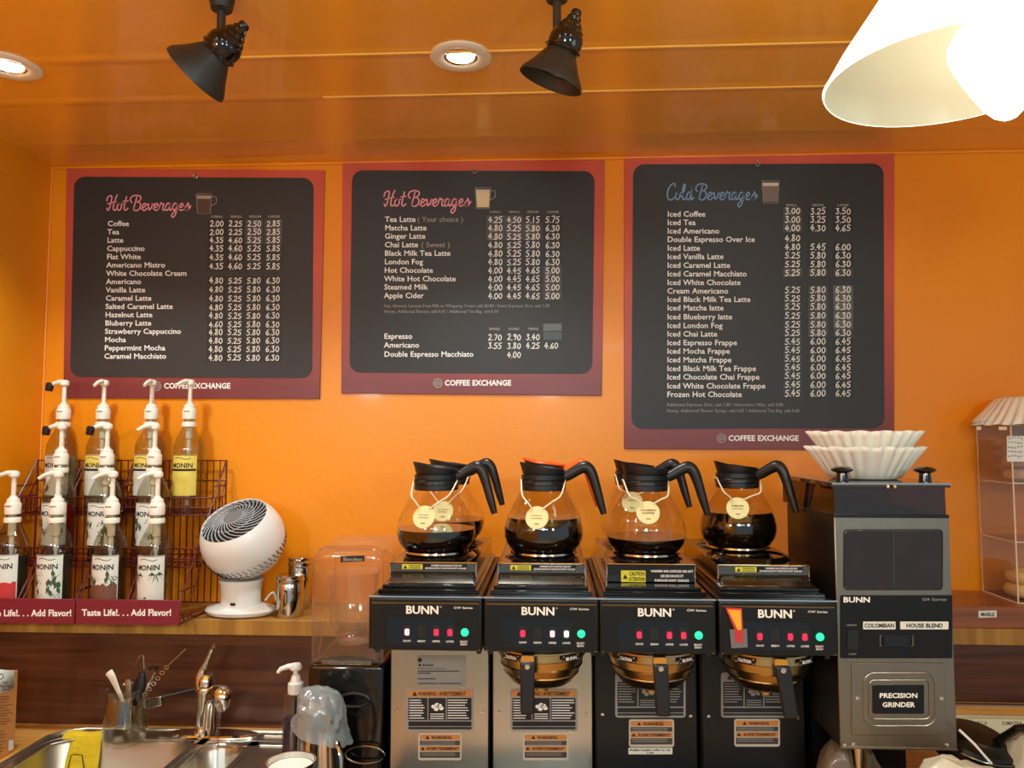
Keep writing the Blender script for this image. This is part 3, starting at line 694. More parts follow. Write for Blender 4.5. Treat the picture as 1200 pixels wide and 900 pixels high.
SY1 = mat('brown_syrup', (58, 38, 24), .1, coat=.4); SY2 = mat('red_syrup', (130, 26, 26), .1, coat=.4); SY3 = mat('pale_syrup', (176, 168, 140), .15, coat=.4); SY4 = mat('grey_dark_syrup', (60, 56, 46), .12, coat=.4)
z0 = RZ+.0065
def bx(px,Y): return U(px,600,Y).x
y1,y2,y3_ = 1.874,1.954,2.035
bottle(bx(15,y1),y1,z0,'front row syrup bottle with red-footed label at the left edge of the photo',(W,[(GRNI,'lines'),(REDI,'foot')]),None,195,SY4)
bottle(bx(67,y1),y1,z0,'front row syrup bottle with white label of dark green leaves',(W,[(GRNI,'leaves')]),None,200,SY4)
bottle(bx(131,y1),y1,z0,'front row syrup bottle with green and brown nut label and dark syrup',(W,[(GRNI,'leaves'),(BRNI,'foot')]),None,205,SY1)
bottle(bx(184,y1),y1,z0,'front row clear syrup bottle with palm trees on its label',(W,[(GRNI,'palm')]),None,205,None)
bottle(bx(69,y2),y2,z0+.12,'middle row red syrup bottle with a black-capped pump',(W,[(BRNI,'leaves')]),True,185,SY2)
bottle(bx(123,y2),y2,z0+.12,'middle row dark syrup bottle with green leaves, behind the nut label bottle',(W,[(GRNI,'leaves')]),True,215,SY4)
bottle(bx(179,y2),y2,z0+.12,'middle row syrup bottle with leaf label, behind the palm tree label',(W,[(GRNI,'leaves')]),None,225,None)
bottle(bx(70,y3_),y3_,z0+.24,'back row syrup bottle in the corner with a black-capped pump',(W,[(BRNI,'leaves')]),True,185,SY3)
bottle(bx(117,y3_),y3_,z0+.24,'back row syrup bottle with orange-topped label, second from the corner',(W,[(LBLY,'tip'),(INK,'band')]),None,268,SY3)
bottle(bx(174,y3_),y3_,z0+.24,'back row syrup bottle with yellow-topped label, second from the fan',(W,[(LBLY,'tip'),(INK,'band')]),None,272,None)
bottle(bx(219,y3_),y3_,z0+.24,'back row yellow label syrup bottle at the rack end nearest the fan',(LBLY,[(INK,'band'),(BRNI,'lines')]),None,245,None)
# ================================================================== FAN
fc = U(285,631,1.955); FR = .1045; fb = Vector((U(282,720,1.955).x,1.955,LEDZ))
ft = thing('globe_fan', 'white globe fan with grey spiral grille on the ledge', 'fan', tuple(fb))
obj('base', M().lathe([(.0005,0),(.07,.0),(.084,.005),(.09,.013),(.086,.02),(.06,.026),(.04,.028),(.0005,.028)],fb,40,sy=.66), WHITEP, ft)
obj('neck', M().lathe([(.05,.024),(.049,.05),(.052,.075),(.055,.09)],fb,36,sy=.9), WHITEP, ft)
obj('button', B(fb.x-.008,fb.x+.004,fb.y-.0475,fb.y-.044,fb.z+.032,fb.z+.038), BLACKP, ft)
ax = Vector((-.17,-.55,.82)).normalized(); T = Matrix.Translation(fc) @ ax.to_track_quat('Z','Y').to_matrix().to_4x4()
cut = R(53)
m = M(); m.T = T; m.lathe([(FR*.78,FR*.56)]+[(FR*math.sin(cut+(math.pi-cut)*i/20),FR*math.cos(cut+(math.pi-cut)*i/20)) for i in range(21)],n=56); obj('globe_shell', m, WHITEP, ft)
rg = FR*.785
m = M(); m.T = T; m.lathe([(.0005,FR*.45),(rg*.97,FR*.5)],n=40); obj('dark_interior', m, BLACKP, ft)
hub = M(); hub.T = T; hub.lathe([(.0005,FR*.70),(FR*.22,FR*.695),(FR*.25,FR*.67)],n=32); obj('grille_hub', hub, GREYP, ft)
GRLM = mat('light_grey_grille', (168, 172, 172), .4)
for k in range(27):
    m = M(); m.T = T; P = []
    for j in range(7):
        q = j/6; rr = FR*.23+(rg-FR*.23)*q; a = k*2*math.pi/27+q*1.15; P.append((rr*math.cos(a),rr*math.sin(a),FR*(.69-.1*q)))
    m.tube(P,.0014,4); obj('grille_rib', m, GRLM, ft)
m = M(); m.T = T; m.tube([(rg*.63*math.cos(a*.13089969),rg*.63*math.sin(a*.13089969),FR*.645) for a in range(49)],.001,4); obj('grille_ring', m, GRLM, ft)
m = M(); m.T = T
for row,(th,dl) in enumerate(((103,9),(115,6))):
    for k in range(46):
        a = k*2*math.pi/46
        P = []
        for q in (0,.5,1):
            tt = R(th+dl*q); P.append((FR*1.001*math.sin(tt)*math.cos(a+.07*q),FR*1.001*math.sin(tt)*math.sin(a+.07*q),FR*1.001*math.cos(tt)))
        m.tube(P,.0026,6,flat=.25,up=None)
obj('vent_slots', m, BLACKP, ft)
m = M().tube(spline([fb+Vector((.052,.03,.03)),fb+Vector((.072,.03,.05)),fb+Vector((.082,.04,.02)),fb+Vector((.095,.07,.006)),fb+Vector((.09,.11,.01))],5),.0025,8); obj('power_cord', m, WHITEP, ft)
# ================================================================== STEEL SHAKERS
def shaker(px, Y, r, h, label):
    x = U(px,700,Y).x; c = (x,Y,LEDZ)
    t = thing('steel_shaker', label, 'shaker', c, 'steel shakers by the fan')
    obj('body', M().lathe([(.0005,0),(r*.94,0),(r,.004),(r,h*.78),(r*.97,h*.8),(r*.97,h*.82),(r,h*.83)],c,40), STEEL2, t)
    obj('lid', M().lathe([(r,h*.83),(r*1.05,h*.84),(r*1.05,h*.9),(r*.98,h*.915),(r*1.03,h*.94),(r*1.03,h*.985),(r*.98,h),(r*.5,h*1.005),(.0005,h*1.01)],c,40), STEEL2, t)
    e = M().tube(spline([(x+r*-.1,Y-r,LEDZ+h*.3),(x-.0,Y-r-.014,LEDZ+h*.36),(x,Y-r-.014,LEDZ+h*.6),(x,Y-r,LEDZ+h*.68)],4),.003,8); obj('handle', e, STEEL, t)
shaker(340,1.945,.0335,.104,'short steel shaker at the ledge front between fan and blender')
shaker(351,2.03,.03,.135,'taller steel shaker standing behind the short one')
# ================================================================== BLENDER with clear hood
bx0,bx1 = U(360,780,1.58).x, -.3385; by0,by1_ = 1.58,1.80; zb0 = TOPZ; zb1 = U(400,778,1.58).z
t = thing('blender', 'black blender base with a clear sound hood beside the coffee brewers', 'blender', ((bx0+bx1)/2,1.69,TOPZ))
obj('housing', B(bx0,bx1,by0,by1_,zb0,zb1), BLACKG, t, bev=.012, bseg=4)
m = M(); P = []
for i in range(21):
    q = i/20; P.append((bx0+.012+(bx1-bx0-.024)*q, zb1+.014*math.sin(math.pi*q)**.6))
m.prism([Vector((a,by0+.008,z)) for a,z in P]+[Vector((bx1-.012,by0+.008,zb1-.003)),Vector((bx0+.012,by0+.008,zb1-.003))],(0,.19,0)); obj('top_deck', m, BLACKP, t)
m = M()
for k in range(26): x = bx0+.03+(bx1-bx0-.06)*k/25; m.box(x,x+.002,by0+.002,by0+.01,zb1-.002,zb1+.006)
obj('vent_grille', m, STEEL, t)
cxp = U(415,0+820,1.58)
m = M().tube([cxp+Vector((.032*math.cos(a*math.pi/12),-.002,.013*math.sin(a*math.pi/12))) for a in range(25)],.003,6); obj('oval_badge', m, BLACKP, t)
m = M(); c2 = U(428,884,1.57)
m.tube([c2+Vector((.04*math.cos(a*math.pi/12),-.002,.017*math.sin(a*math.pi/12))) for a in range(25)],.0018,6); obj('dial_ring', m, DARKST, t)
# hood: rounded-top box shell
hx0,hx1 = bx0+.003,bx1-.003; hz0,hz1 = zb1+.002,U(400,639,1.60).z
def arch(x0,x1,z0,z1,r,n=8):
    P = [Vector((x1,0,z0))]
    for i in range(n+1): a = R(90*i/n); P.append(Vector((x1-r+r*math.cos(a),0,z1-r+r*math.sin(a))))
    for i in range(n+1): a = R(90+90*i/n); P.append(Vector((x0+r+r*math.cos(a),0,z1-r+r*math.sin(a))))
    P.append(Vector((x0,0,z0))); return P
rings = []
for (y,ins) in ((by0+.004,.022),(by0+.006,.010),(by0+.014,.002),(by0+.03,0),(by1_-.03,0),(by1_-.012,.004),(by1_-.004,.02)):
    rings.append([p+Vector((0,y,0)) for p in arch(hx0+ins,hx1-ins,hz0,hz1-ins,.03)])
k = len(rings[0]); m = M(); m.add([p for q in rings for p in q],[(j*k+i,j*k+i+1,(j+1)*k+i+1,(j+1)*k+i) for j in range(len(rings)-1) for i in range(k-1)]+[tuple(range(k)),tuple((len(rings)-1)*k+i for i in range(k-1,-1,-1))])
hood = obj('clear_hood', m, CLEARBOX, t, angle=50)
m = M()
m.tube([p+Vector((0,by0+.012,0)) for p in arch(hx0+.004,hx1-.004,hz0,hz1-.006,.03)],.0022,6)
m.tube([(hx0+.012,by0+.02,hz0+.0),(hx0+.03,by0+.014,hz0+.09),(hx0+.05,by0+.012,hz0+.14),(hx0+.046,by0+.02,hz1-.02)],.0018,6)
obj('hood_moulded_edge', m, CLEARBOX, hood)
pl = [U(p[0],p[1],by0+.0025) for p in ((399,652),(427,651),(427,658),(399,659))]
s = obj('hood_badge', M().prism(pl,(0,.002,0)), BLACKP, hood)
# jar inside the hood
jc = (U(414,730,1.69).x,1.69,zb1+.016)
t2 = thing('blender_jar', 'clear blender jar standing inside the clear sound hood', 'jar', jc)
jr = .048
sq = lambda r,z,a,j: r*(1+.10*abs(math.sin(2*a))**2)
obj('jug', M().lathe([(.03,.03),(jr*.85,.034),(jr,.045),(jr*1.08,.12),(jr*1.12,.14)],jc,40,mod=sq), CLEARBOX, t2)
obj('jar_base', M().lathe([(.0005,0),(.034,.0),(.036,.01),(.03,.02),(.03,.031)],jc,32), CLEARBOX, t2)
obj('lid', M().lathe([(jr*1.12,.14),(jr*1.16,.142),(jr*1.16,.152),(jr*.5,.158),(.0005,.158)],jc,40,mod=sq), CLEARBOX, t2)
m = M(); text(m,'Blendtec',402,657.3,4.0,px_fn(by0+.0021),23,'b'); obj('badge_lettering', m, GREYL, hood)
# ================================================================== SOAP, PITCHERS
c = (U(346,830,1.73).x,1.73,TOPZ+.001)
sp = thing('soap_dispenser', 'clear soap bottle with dark blue liquid and white pump beside the blender', 'soap bottle', c)
obj('bottle', M().lathe([(.0005,0),(.026,0),(.028,.004),(.028,.135),(.024,.15),(.014,.156),(.013,.16)],c,32), GLASS, sp)
obj('liquid', M().lathe([(.0005,.003),(.0262,.003),(.0262,.098),(.0005,.099)],c,28), SOAP, sp)
obj('pump_collar', M().lathe([(.0165,.152),(.017,.156),(.017,.174),(.012,.178),(.009,.19),(.006,.193),(.006,.204)],c,24), WHITEP, sp)
m = M().lathe([(.006,.2),(.012,.203),(.013,.21),(.01,.216),(.0005,.217)],c,20); o = Vector(c)
m.tube([o+Vector((.0,0,.210)),o+Vector((-.016,-.004,.2105)),o+Vector((-.032,-.008,.206)),o+Vector((-.038,-.009,.198))],[.008,.006,.005,.004],10); obj('pump_head', m, WHITEP, sp)
obj('dip_tube', M().tube([o+Vector((0,0,.155)),o+Vector((.004,-.004,.01))],.003,8), BLACKP, sp)
def pitcher(c, r, h, t, mt=STEEL2):
    obj('body', M().lathe([(.0005,0),(r*1.05,0),(r*1.1,.004),(r*1.1,h*.4),(r*1.0,h*.65),(r*.96,h*.85),(r*1.0,h*.97),(r*1.02,h),(r*.97,h*.995),(r*.92,h*.85)],c,40), mt, t)
    o = Vector(c); hx = .04*0; a = o+Vector((r*.75,-r*.65,0)); d = Vector((.7,-.7,0))
    obj('handle', M().tube(spline([a+Vector((0,0,h*.86)),a+d*.018+Vector((0,0,h*.9)),a+d*.034+Vector((0,0,h*.74)),a+d*.034+Vector((0,0,h*.4)),a+d*.01+Vector((0,0,h*.2))],5),.0055,10,flat=.5), mt, t)
c = (U(375,860,1.50).x,1.50,TOPZ+.001); ph = U(375,850,1.5).z-TOPZ
pt1 = thing('steel_pitcher', 'steel milk pitcher covered by a crumpled plastic bag', 'pitcher', c, 'steel milk pitchers'); pitcher(c,.043,ph,pt1)
rnd = random.Random(3)
def crumple(c, rx, ry, prof, n=40, amp=.12, seed=1, jag=.0, sx=1.0):
    rr = random.Random(seed); K = [(rr.randint(3,11),rr.uniform(0,6.28),rr.uniform(-30,30)) for _ in range(7)]
    def mod(r,z,a,j):
        s = sum(math.sin(k*a+p+q*z) for k,p,q in K)/len(K); s2 = abs(math.sin(5*a+z*60+K[0][1])); return r*(1+amp*s*2-amp*.5*s2)
    return M().lathe(prof,c,n,mod=mod,sx=rx,sy=ry)
bag = thing('plastic_bag', 'crumpled translucent plastic bag over the steel pitcher', 'bag', (c[0],c[1],TOPZ+ph))
bc_ = (c[0]+.003,c[1],TOPZ+ph)
from mathutils import noise
def rumple(m, c, amp, fr, seed, zs=1.0):
    out = []
    for v in m.v:
        d = (v-Vector(c)); q = d*fr+Vector((seed,seed*2.3,0)); n1 = noise.noise(q)+.55*abs(noise.noise(q*2.3))-.1+.3*noise.noise(q*5)
        k = d.copy(); k.z *= zs; k = k.normalized() if k.length > 1e-6 else Vector((0,0,1)); out.append(v+k*amp*n1)
    m.v = out; return m
m = M().lathe([(.0005,.066)]+[(.052*math.sin(R(a))**.75 if a < 90 else .054,.066*math.cos(R(a))**.8 if a < 90 else 0) for a in range(8,90,7)]+[(.0535,.0),(.054,-.006),(.056,-.013)],bc_,72)
rumple(m,bc_,.014,15,3,.6)
m.v = [Vector((v.x,v.y,v.z-(v.x-bc_[0])*.35)) for v in m.v]
obj('film', m, BAGM, bag, angle=24); bag['label'] = 'crumpled translucent plastic bag over the steel pitcher'
c = (U(341,892,1.38).x,1.38,TOPZ+.001); h2 = U(341,892,1.38).z-TOPZ
t = thing('steel_pitcher', 'open steel pitcher with white milk foam at the lower photo edge', 'pitcher', c, 'steel milk pitchers'); pitcher(c,.0425,h2,t)
obj('milk_foam', M().lathe([(.0005,h2*.94),(.03,h2*.94),(.0395,h2*.93)],c,32), FOAM, t)
# ================================================================== TAP, WATER, UTENSILS
fp = U(243,863,1.865); fx = fp.x; FY = 1.865; z = DZ+.0005
tp = thing('tap', 'chrome mixer tap with tall lever and curved spout over the sink', 'tap', (fx,FY,z))
obj('deck_plate', M().lathe([(.0005,.0075),(.9,.0075),(1,.004),(1,0)],(fx+.012,FY,z),48,sx=.118,sy=.028), CHROME, tp)
obj('base_column', M().lathe([(.0005,.004),(.027,.006),(.027,.014),(.023,.02),(.0215,.03),(.0205,.1),(.0225,.104),(.0225,.112),(.020,.116),(.0205,.122),(.018,.135),(.012,.145),(.0005,.148)],(fx-.006,FY,z),36), CHROME, tp)
def P(px,py,Y): return U(px,py,Y)
obj('lever', M().tube(spline([P(237,806,FY),P(235,795,FY),P(239,782,FY),P(244,770,FY-.01),P(249,759,FY-.02),P(253,757,FY-.03)],6),[.019-.0135*min(1,i/18)**.8 if i < 26 else .0065-.0006*(i-25) for i in range(31)],16), CHROME, tp)
y5 = FY-.01
obj('spout', M().tube(spline([P(243,862,y5),P(245,835,y5-.012),P(248,817,y5-.03),P(255,811,y5-.05),P(261,816,y5-.065),P(260,827,y5-.07),P(258.5,832,y5-.07)],6),[.014]*12+[.0145+.0006*i for i in range(13)]+[.022-.0012*i for i in range(12)],18), CHROME, tp)
wx = P(256.5,832,y5-.07)
tag(obj('water_stream', M().tube([wx,(wx.x,wx.y,wx.z-.05),(wx.x-.001,wx.y,wx.z-.1),(wx.x-.001,wx.y,DZ-.168)],[.0052,.0036,.0032,.004],10), WATER, loc=tuple(wx)), 'thin stream of water running from the tap spout', 'water')
jc = (U(146,868,1.80).x,1.80,DZ+.001); jr = .049
jt = thing('utensil_jar', 'round bellied glass jar holding utensils behind the sink', 'jar', jc)
obj('glass', M().lathe([(.0005,.004),(.03,.0),(.042,.006),(jr,.02),(jr*1.02,.034),(jr*.97,.06),(jr*.85,.1),(jr*.8,.118),(jr*.84,.128),(jr*.86,.13),(jr*.8,.128),(jr*.76,.118),(jr*.81,.1),(jr*.93,.06),(jr*.97,.034),(jr*.9,.018),(.03,.01),(.0005,.01)],jc,40), thinglass('jar_glass',(244,246,240),.02,.11,.9), jt)
obj('water', M().lathe([(.0005,.012),(.03,.012),(jr*.88,.02),(jr*.95,.034),(jr*.94,.05),(.0005,.051)],jc,32), thinglass('still_water',(225,230,225),.02,.1,.6), jt)
JZ = jc[2]
def util(name, label, cat, parts, grp='utensils in the glass jar'):
    first = parts[0][1].v[0]; t = thing(name, label, cat, (jc[0],jc[1],JZ+.012), grp)
    for n_,m_,mt_ in parts: obj(n_,m_,mt_,t)
a = Vector((jc[0]+.006,1.80,JZ+.02))
util('spoon','pale handled spoon leaning left in the glass jar','spoon',[('handle',M().tube(spline([P(144,822,1.795),P(137,806,1.79),P(131,793,1.785),P(127,787,1.785)],5),[.004+.0055*min(1,i/10) for i in range(15)]+[.006],10,flat=.4,up=(1,0,0)),CREAMP),('shaft',M().tube([P(144,821,1.795),a],.0022,8),STEEL2)])
util('spoon','short flat steel spoon handle in the middle of the glass jar','spoon',[('handle',M().tube([P(153,828,1.79),P(151,812,1.79),P(149.5,800,1.79),P(150,796,1.79)],[.004,.0055,.0075,.005],12,flat=.25,up=(1,0,0)),STEEL),('shaft',M().tube([P(153,828,1.79),a+Vector((.008,0,-.004))],.0022,8),STEEL2)])
util('peeler','black handled peeler with a pointed steel frame in the glass jar','peeler',[('grip',M().tube(spline([P(157,826,1.81),P(162,812,1.81),P(165,798,1.81),P(167,788,1.81)],4),[.009,.012,.0155,.017,.0175,.017,.016,.014,.013,.011,.009,.008,.006],12,flat=.6,up=(1,0,0)),BLACKP),('frame',M().tube([P(150,800,1.81),P(164,768,1.81),P(168,768,1.81),P(169,784,1.81)],.0016,6),STEEL2),('shaft',M().tube([P(157,826,1.81),a+Vector((.0,.006,-.004))],.003,8),STEEL2)])
util('tongs','steel and black tongs leaning right in the glass jar','tongs',[('arm',M().tube(spline([P(170,812,1.805),P(177,798,1.80),P(183,787,1.80)],4),[.003,.0045,.006,.0065,.006,.0055,.005,.004,.004],10,flat=.5),STEEL2),('hinge',M().lathe([(.0005,-.002),(.011,-.002),(.012,0),(.011,.002),(.0005,.002)],P(180,783,1.806),20),BLACKG),('shaft',M().tube([P(170,812,1.805),a+Vector((.004,.01,-.002))],.0028,8),STEEL2)])
ch = [('rod',M().tube([P(195,782,1.80),P(217,761,1.80)],[.0028,.0028],8,flat=.7),STEEL)]
mm = M()
for i in range(6):
    q = i/5; p = P(170,814,1.795).lerp(P(195,782,1.80),q); mm.tube([p+Vector((.005*math.cos(k*math.pi/5),0,.0042*math.sin(k*math.pi/5))) for k in range(11)],.0012,5)
ch.append(('links',mm,STEEL2)); ch.append(('shaft',M().tube([P(170,814,1.795),a+Vector((.006,-.008,0))],.002,6),STEEL2))
util('thermometer','thin steel thermometer rod with chain links leaning far right in the jar','thermometer',ch)
q0 = P(178,822,1.865)
t = thing('scoop', 'small square steel scoop with a thin black handle between jar and tap', 'scoop', tuple(q0))
obj('cup', M().prism([P(168,819,1.84),P(188,816,1.84),P(189,827,1.84),P(172,831,1.84)],(0,.02,0)), STEEL2, t, bev=.002)
obj('handle', M().tube([P(188,817,1.85),P(243,804,1.885)],.0032,8), BLACKP, t)
# cloth over the bowl edge
yb = by1-.006
m = M(); n1,n2 = 14,12; vs = []
px0,px1 = U(73,872,yb).x,U(118,872,yb).x
for j in range(n2+1):
    q = j/n2
    if q < .25: yy_,zz = yb+.024-.02*q/.25, DZ+.006+.002*math.sin(q*9)
    else: qq = (q-.25)/.75; yy_,zz = yb-.002-.016*qq, DZ+.005-.13*qq
    for i in range(n1+1):
        u = i/n1; vs.append((px0+(px1-px0)*u+.003*math.sin(q*4), yy_+.0015*math.sin(u*7+q*3)-.001, zz+.001*math.sin(u*9)))
m.add(vs,[(j*(n1+1)+i,j*(n1+1)+i+1,(j+1)*(n1+1)+i+1,(j+1)*(n1+1)+i) for j in range(n2) for i in range(n1)])
cl = tag(obj('cloth', m, SPONGE, loc=(px0,yb,DZ), solid=.004), 'yellow cleaning cloth hanging over the left sink bowl edge', 'cloth')
m = M(); f = px_fn(yb-.0165); m.tube([f(79,904),f(83,885),f(87,884),f(96,885),f(99,904)],.0011,5)
m2_ = m
o = obj('wire_clip', m2_, BLACKP, cl)
# carton
def UX(px, py, X):
    d = RM @ Vector(((px-600)/900, -(py-450)/900, -1)); t_ = X/d.x
    return Vector((X, d.y*t_, CAMZ+d.z*t_))
cz0 = TOPZ+.001; cr = U(17,883,1.765).x; ctop = U(17,785,1.765).z
ct = thing('carton', 'orange and white carton at the lower left corner', 'carton', (cr-.045,1.71,TOPZ))
obj('box', B(cr-.09,cr,1.655,1.765,cz0,ctop), CARTON, ct, bev=.001)
f = lambda u,v: UX(u,v,cr+.0008); f2 = lambda u,v: UX(u,v,cr+.0014)
obj('white_top_panel', M().poly([f(-14,783),f(16.6,786),f(16.6,806),f(8,811),f(-14,817)]), LBLW, ct, solid=.0004)
m = M(); stroke(m,[(-2,792),(2,789.5),(4,793),(1,796),(-2,795.5)],.9,f2,4)
text(m,'Classic',1,801,2.6,f2,8,'n'); text(m,'Barista',0,805.5,3.4,f2,14,'n'); text(m,'blend',3,809,2.2,f2,8,'n'); obj('carton_lettering', m, INK, ct)
m = M(); rnd = random.Random(9)
for k in range(11): yy0 = 816+k*3.2; stroke(m,[(-6,yy0+1.6),(rnd.uniform(8,15),yy0)],.7,f2,1)
for k in range(7): yy0 = 856+k*4; stroke(m,[(-4,yy0+1.6),(rnd.uniform(2,9),yy0)],.8,f2,1)
obj('carton_small_print', m, BRNI, ct)
obj('carton_mark', M().poly([f2(10,868),f2(10,880),f2(15.5,878),f2(15.5,866.5)]), LBLW, ct)
# ================================================================== COFFEE BREWERS
HF = 1.40; BFY = 1.585; HT = U(634,701,HF).z; HB = U(634,765,HF).z; WT = CAMZ-.2385
def brewer(idx, cpx, label, black, funnel, lit, big=False):
    cx = U(cpx,720,HF).x; w2 = .1035; HW = (cx-w2,cx+w2)
    t = thing('coffee_brewer', label, 'coffee maker', (cx,1.62,TOPZ), 'row of four coffee brewers')
    body = BLACKM if black else STEEL
    obj('base', B(cx-w2+.002,cx+w2-.002,HF+.01,1.88,TOPZ+.004,TOPZ+.035), BLACKM, t, bev=.004)
    obj('body_column', B(cx-w2+.001,cx+w2-.001,BFY+.006,1.88,TOPZ+.035,HT-.002), BLACKM, t, bev=.002)
    fr = obj('front_panel', B(cx-w2+.004,cx+w2-.004,BFY,BFY+.006,TOPZ+.035,HB+.01), body, t, bev=.001)
    obj('hood', B(cx-w2,cx+w2,HF,BFY+.01,HB,HT), BLACKM, t, bev=.005, bseg=3)
    obj('hood_top_edge', B(cx-w2,cx+w2,HF-.0005,HF+.003,HT-.0012,HT+.0012), CHROME, t)
    # rim line and matt face
    m = M().tube([(cx-w2+.006,HF-.0005,HT-.011),(cx+w2-.006,HF-.0005,HT-.011)],.0016,6); obj('hood_bead', m, DARKST, t)
    obj('hood_lower_bead', M().tube([(cx-w2+.004,HF+.0006,HB+.003),(cx+w2-.004,HF+.0006,HB+.003)],.0012,6), DARKST, t)
    k = .001556; s = lambda u,v: Vector((cx+u*k,HF-.0012,HT-v*k))
    fc_ = obj('control_panel', M().prism(rrect(-62,13,62,60,3,s),(0,.002,0)), PANELB, t)
    s2 = lambda u,v: Vector((cx+u*k,HF-.0018,HT-v*k)); s3 = lambda u,v: Vector((cx+u*k,HF-.0024,HT-v*k))
    m = M(); text(m,'BUNN',-23,18.8,9,s2,39,'b'); m.tube([s2(18+.9*math.cos(a),11+.9*math.sin(a)) for a in [i*.785 for i in range(9)]],.0003,4); obj('logo_lettering', m, WHITE, fc_)
    m = M(); text(m,'CW Series',33,12.8,2.4,s2,22,'n2'); 
    for u,tx in ((-21,'ON/OFF'),(-4,'BREW'),(13,'UPPER'),(29,'LOWER'),(45,'READY')): text(m,tx,u,51,2.2,s3,9,'n2',align='c')
    text(m,'BREW',45,54,2.2,s3,8,'n2',align='c'); obj('small_lettering', m, WHITE, fc_)
    obj('switch_recess', M().prism(rrect(-44,24,35,55,1.5,s2),(0,.0015,0)), BLACKG, fc_)
    for j,u in enumerate((-21,-4,13,29)):
        o = obj('switch', M().prism(rrect(u-5,32,u+5,46,1,s3),(0,.003,0)), BLACKP, t, bev=.0006)
        if lit[j]:
            s4 = lambda a,b: Vector((cx+a*k,HF-.0030,HT-b*k))
            obj('switch_light', M().prism(rrect(u-2.7,36,u+2.7,43.5,1.6,s4),(0,.0008,0)), lit[j], o)
    m = M(); m.T = Matrix.Translation(s2(46,39.5)) @ Matrix.Rotation(R(90),4,'X'); m.lathe([(.0072,-.001),(.0066,.002),(.004,.0038),(.0005,.0045)],n=20); obj('ready_light', m, GRNL, t)
    # stepped trays in front of the warmer
    WF = HF+.088; hw = .0825
    if idx == 3: hw = .084
    obj('lower_step', B(cx-w2+.01,cx+w2-.01,HF+.03,1.87,HT,HT+.007), BLACKG, t, bev=.001)
    obj('middle_step', B(cx-hw-.006,cx+hw+.004,HF+.045,1.865,HT+.007,HT+.013), BLACKG, t, bev=.001)
    b_,c_ = HT+.013, WT-.012
    m = M(); m.hexa([(cx-hw,WF-.028,b_),(cx+hw,WF-.028,b_),(cx+hw,WF+.02,b_),(cx-hw,WF+.02,b_)],[(cx-hw+.006,WF-.004,b_+.016),(cx+hw-.006,WF-.004,b_+.016),(cx+hw-.006,WF+.02,b_+.016),(cx-hw+.006,WF+.02,b_+.016)])
    if idx != 2: obj('warmer_tray', m, DARKST, t, bev=.0015)
    obj('warmer_housing', B(cx-hw,cx+hw,WF,1.862,b_,WT-.006), BLACKG, t, bev=.0015)
    fpz = (b_+(.002 if idx == 2 else .017), WT-.008)
    fpn = obj('warmer_face', B(cx-hw+.001,cx+hw-.001,WF-.002,WF,fpz[0],fpz[1]), DARKST if idx != 2 else BLACKM, t)
    obj('side_panel', B(cx+hw,cx+hw+.0015,WF,1.862,b_,WT-.006), STEEL2, t); obj('side_panel', B(cx-hw-.0015,cx-hw,WF,1.862,b_,WT-.006), STEEL2, t)
    obj('chrome_frame', M().tube([(cx-hw,WF-.002,b_+.01),(cx-hw,WF-.002,WT-.006),(cx+hw,WF-.002,WT-.006),(cx+hw,WF-.002,b_+.01)],.0015,6), CHROME, t)
    g = .00165; q1 = lambda u,v: Vector((cx+u*g,WF-.0026,WT-.006-v*g)); q2 = lambda u,v: Vector((cx+u*g,WF-.0032,WT-.006-v*g))
    if idx == 2:
        L = obj('caution_sticker', M().prism(rrect(-34,7,-6,20,.5,q1),(0,.0005,0)), YELW, fpn); m = M(); text(m,'CAUTION',-25,12.5,4.2,q2,18,'b'); text(m,'ATTENTION',-25,18.6,4.2,q2,18,'b'); m.poly([q2(-32,16.5),q2(-26.5,16.5),q2(-29.2,11)]); obj('caution_lettering', m, INK, L if False else t)
        m = M(); text(m,'WARMERS AND SURFACES ARE HOT',0,8.6,2.6,q2,48,'b'); text(m,'LES RECHAUDS ET',11,14,2.6,q2,26,'b'); text(m,'SURFACES SONT CHAUDS',4,19,2.6,q2,39,'b'); obj('warning_lettering', m, WHITE, fpn)
    else:
        dx = 4 if idx == 3 else 0
        obj('warning_strip', M().prism(rrect(-36+dx,1.5,40+dx,8,.4,q1),(0,.0004,0)), BLACKM, fpn)
        L = obj('caution_sticker', M().prism(rrect(-36+dx,1.8,-12+dx,7.6,.4,q2),(0,.0004,0)), YELW, fpn)
        q3 = lambda u,v: Vector((cx+u*g,WF-.0037,WT-.006-v*g)); m = M(); text(m,'CAUTION',-28+dx,4.4,1.9,q3,14,'b'); text(m,'ATTENTION',-28+dx,7.0,1.9,q3,14,'b'); m.poly([q3(-34.5+dx,6.8),q3(-30+dx,6.8),q3(-32.2+dx,2.8)]); obj('caution_lettering', m, INK, t)
        m = M(); text(m,'WARMERS AND SURFACES ARE HOT',-2+dx,4.1,1.9,q2,36,'b'); text(m,'LES RECHAUDS ET SURFACES SONT CHAUDS',-9+dx,7.1,1.9,q2,48,'b'); obj('warning_lettering', m, WHITE, fpn)
    # warming plates
    for yy0 in (1.577,1.765):
        p = obj('warming_plate', M().lathe([(.0005,WT-.001),(.06,WT-.001),(.064,WT+.002),(.067,WT+.001),(.073,WT-.004),(.076,WT-.0065)],(cx,yy0,0),48), BLACKG, t)
